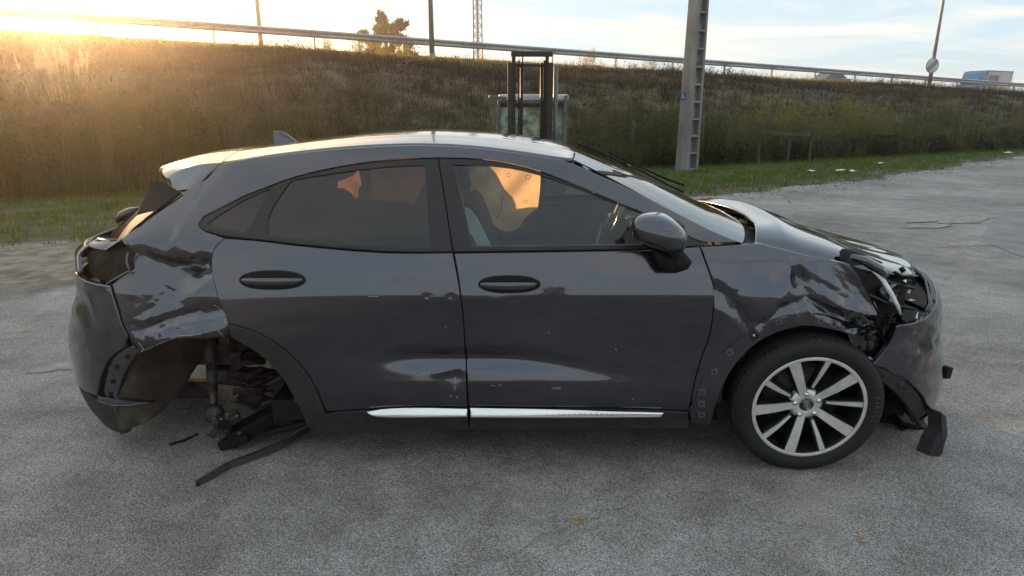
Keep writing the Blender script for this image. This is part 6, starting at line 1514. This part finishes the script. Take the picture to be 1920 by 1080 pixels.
# pampas grass
M_PLUME = foliage_mat('pampas_plumes', [(.50, .43, .33), (.62, .55, .44)], .4)
def plume_template(n_, h, seed):
    r = np.random.default_rng(seed); V = []; F = []
    for i in range(n_):
        q = r.uniform(0, 6.28); bx, by = .75 * r.uniform() * math.cos(q), .75 * r.uniform() * math.sin(q); hh = h * r.uniform(.75, 1.05); le = r.uniform(.0, .18); tx, ty = bx + le * math.cos(q), by + le * math.sin(q)
        for k in range(110):
            t = r.uniform(.6, 1.0); w = .10 * math.sin((t - .62) / .40 * math.pi); c = np.array([bx + (tx - bx) * t, by + (ty - by) * t, hh * t]); d = r.normal(0, 1, 3); d /= np.linalg.norm(d); e = c + d * w * r.uniform(.4, 1) + np.array([0, 0, .05]); b = len(V); V += [c, c + np.array([.012, 0, -.02]), e]; F.append((b, b + 1, b + 2))
        b = len(V); V += [np.array([bx - .006, by, 0]), np.array([bx + .006, by, 0]), np.array([tx, ty, hh])]; F.append((b, b + 1, b + 2))
    return np.array(V), np.array(F)
px_, py_, pz_ = hit_bank(128, 192)
plant('pampas_grass', px_, py_, pz_, [tuft_template(110, .95, .5, .014, .7, 201), plume_template(22, 1.15, 202)], [M_WEED, M_PLUME], 'pampas grass clump with pale feathery plumes on the bank', 'plant', [.6, .5], 1.0, parts=('leaves', 'plumes'))
x_, y_, z_ = hit_bank(772, 262)
plant('dry_weed', x_, y_, z_, [weed_template(2.5, 3, .05, 70, 210, .12, .22, True)], M_DRY, 'tall spindly dead weed standing alone on the bank', 'plant', [.9])
x_, y_, z_ = hit_bank(1130, 300)
plant('dry_weed', x_, y_, z_ - .1, [weed_template(2.6, 3, .05, 60, 211, .12, .18, True)], M_DRY, 'tall straw-coloured weed stalks between the forklift and the concrete pole', 'plant', [.8])
M_YB = foliage_mat('yellow_bush', [(.10, .11, .03), (.19, .18, .04), (.27, .22, .06)], .4)
for i, (px, py, sc_, lb) in enumerate([(1437, 292, 1.5, 'yellow green bush behind the wooden rail'), (1498, 290, 1.25, 'low yellow green bush right of the wooden rail posts'), (1605, 285, 1.7, 'tallest yellow flowering bush along the wire fence'), (1235, 300, 1.4, 'olive bush just left of the concrete pole'), (1345, 295, 1.3, 'olive bush just right of the concrete pole'), (1710, 280, 1.3, 'pale olive bush by the wire fence near the road bend')]):
    x_, y_, z_ = hit_bank(px, py); plant('roadside_bush', x_, y_, z_ - .05, [weed_template(1.3, 26, .030, 46, 220 + i, .55, .30)], M_YB if i in (0, 2, 1) else M_WEED, lb, 'bush', [.55 if i in (0, 1, 2) else .3], sc_)
for i, (px, n_, sc_, lb) in enumerate([(612, 27.3, .62, 'small round bush under the guardrail, left of the leafy pair'), (671, 27.4, .75, 'bright leafy bush under the guardrail below the eucalyptus'), (704, 27.5, .8, 'wider leafy bush beside the bright one under the guardrail'), (760, 27.4, .8, 'yellow weedy bush between the eucalyptus and the thick lamp post'), (1100, 27.4, .9, 'reddish dry bush on the crest right of the forklift mast'), (1222, 27.4, .75, 'yellow broom bush on the crest left of the concrete pole'), (170, 27.3, .9, 'dark scrubby bush under the guardrail close to the sun')]):
    x, y, s_ = hit_n(px, n_); plant('crest_bush', x, y, float(terrain(s_, n_)), [weed_template(1.1, 22, .03, 40, 240 + i, .5, .35)], M_CREST, lb, 'bush', [.7 if i == 4 else .25], sc_)

# ---- torn trim on the ground, twig, litter
pts_ = [on_z(x, y, GZ + .012) for x, y in ((370, 905), (392, 893), (430, 871), (480, 853), (530, 835), (578, 812))]; pts_[-1][2] += .03; pts_[-2][2] += .012
c = np.mean(pts_, 0); ts = empty('torn_trim_strip', (c[0], c[1], GZ)); lab(ts, 'torn black trim strip lying on the asphalt below the missing wheel', 'car part'); iv = np.array(ts.location)
mb = MB(); cs = np.array(pts_) - iv; tt_ = np.linspace(0, 1, 24); ks = np.linspace(0, 1, 6); cc = np.stack([np.interp(tt_, ks, cs[:, k]) for k in range(3)], -1)
V = []
for i, p in enumerate(cc):
    a_ = cc[min(i + 1, 23)] - cc[max(i - 1, 0)]; a_ /= np.linalg.norm(a_); sd = np.cross(a_, (0, 0, 1)); w_ = .014 + .012 * min(1, tt_[i] * 2); V += [p + sd * w_ + np.array([0, 0, -.006]), p + sd * w_ * .3 + np.array([0, 0, .014]), p - sd * w_ + np.array([0, 0, .004]), p - sd * w_ * .9 + np.array([0, 0, -.008])]
F = [(i * 4 + k, i * 4 + (k + 1) % 4, (i + 1) * 4 + (k + 1) % 4, (i + 1) * 4 + k) for i in range(23) for k in range(4)] + [(0, 1, 2, 3), (92, 95, 94, 93)]
MB().add(V, F).build('strip', PLASTIC, ts)
MB().tube([V[0], np.array(V[0]) + np.array([-.012, -.006, .004])], .007, 6).build('clip', RAWBLACK, ts)
a_, m_, b_ = on_z(318, 833, GZ + .008), on_z(345, 826, GZ + .012), on_z(372, 813, GZ + .006); o = MB().tube([a_ - a_, m_ - a_, b_ - a_], [.006, .007, .004], 6).build('plastic_sliver', RAWBLACK, loc=tuple(a_)); lab(o, 'thin dark plastic sliver lying on the asphalt behind the trim strip', 'car part')
PAPER = pmat('waste_paper', (.72, .72, .70), (.60, .60, .58), scale=9, rough=.8)
for i, (px, py, sz_, lb) in enumerate([(1522, 322, .10, 'small crumpled white paper scrap on the grass verge'), (1586, 321, .22, 'long flattened white litter on the grass verge'), (1648, 308, .13, 'white litter scrap on the verge farthest along the road'), (1890, 287, .16, 'pale litter at the verge by the road bend')]):
    p = on_z(px, py, .10); r = np.random.default_rng(300 + i); V = [np.array([a_ * sz_, b_ * sz_ * .6, r.uniform(0, .06)]) for a_ in (-1, -.3, .4, 1) for b_ in (-1, 0, 1)]; F = [(i_ * 3 + j, i_ * 3 + j + 3, i_ * 3 + j + 4, i_ * 3 + j + 1) for i_ in range(3) for j in range(2)]
    o = MB().add(V, F).build('litter', PAPER, loc=tuple(p)); lab(o, lb, 'litter'); solid(o, .003)

# ---- low sun in dusty evening air
hb = MB().box((0, 0, 5.9), (6600, 6600, 20.2)).build('haze', [])
hm = bpy.data.materials.new('evening_haze'); hm.use_nodes = True; nt = hm.node_tree; nt.nodes.clear()
pv = nt.nodes.new('ShaderNodeVolumePrincipled'); pv.inputs['Color'].default_value = (.95, .93, .9, 1); pv.inputs['Density'].default_value = .0011; pv.inputs['Anisotropy'].default_value = .885
ho = nt.nodes.new('ShaderNodeOutputMaterial'); nt.links.new(pv.outputs[0], ho.inputs['Volume'])
hb.data.materials.append(hm); lab(hb, kind='stuff')
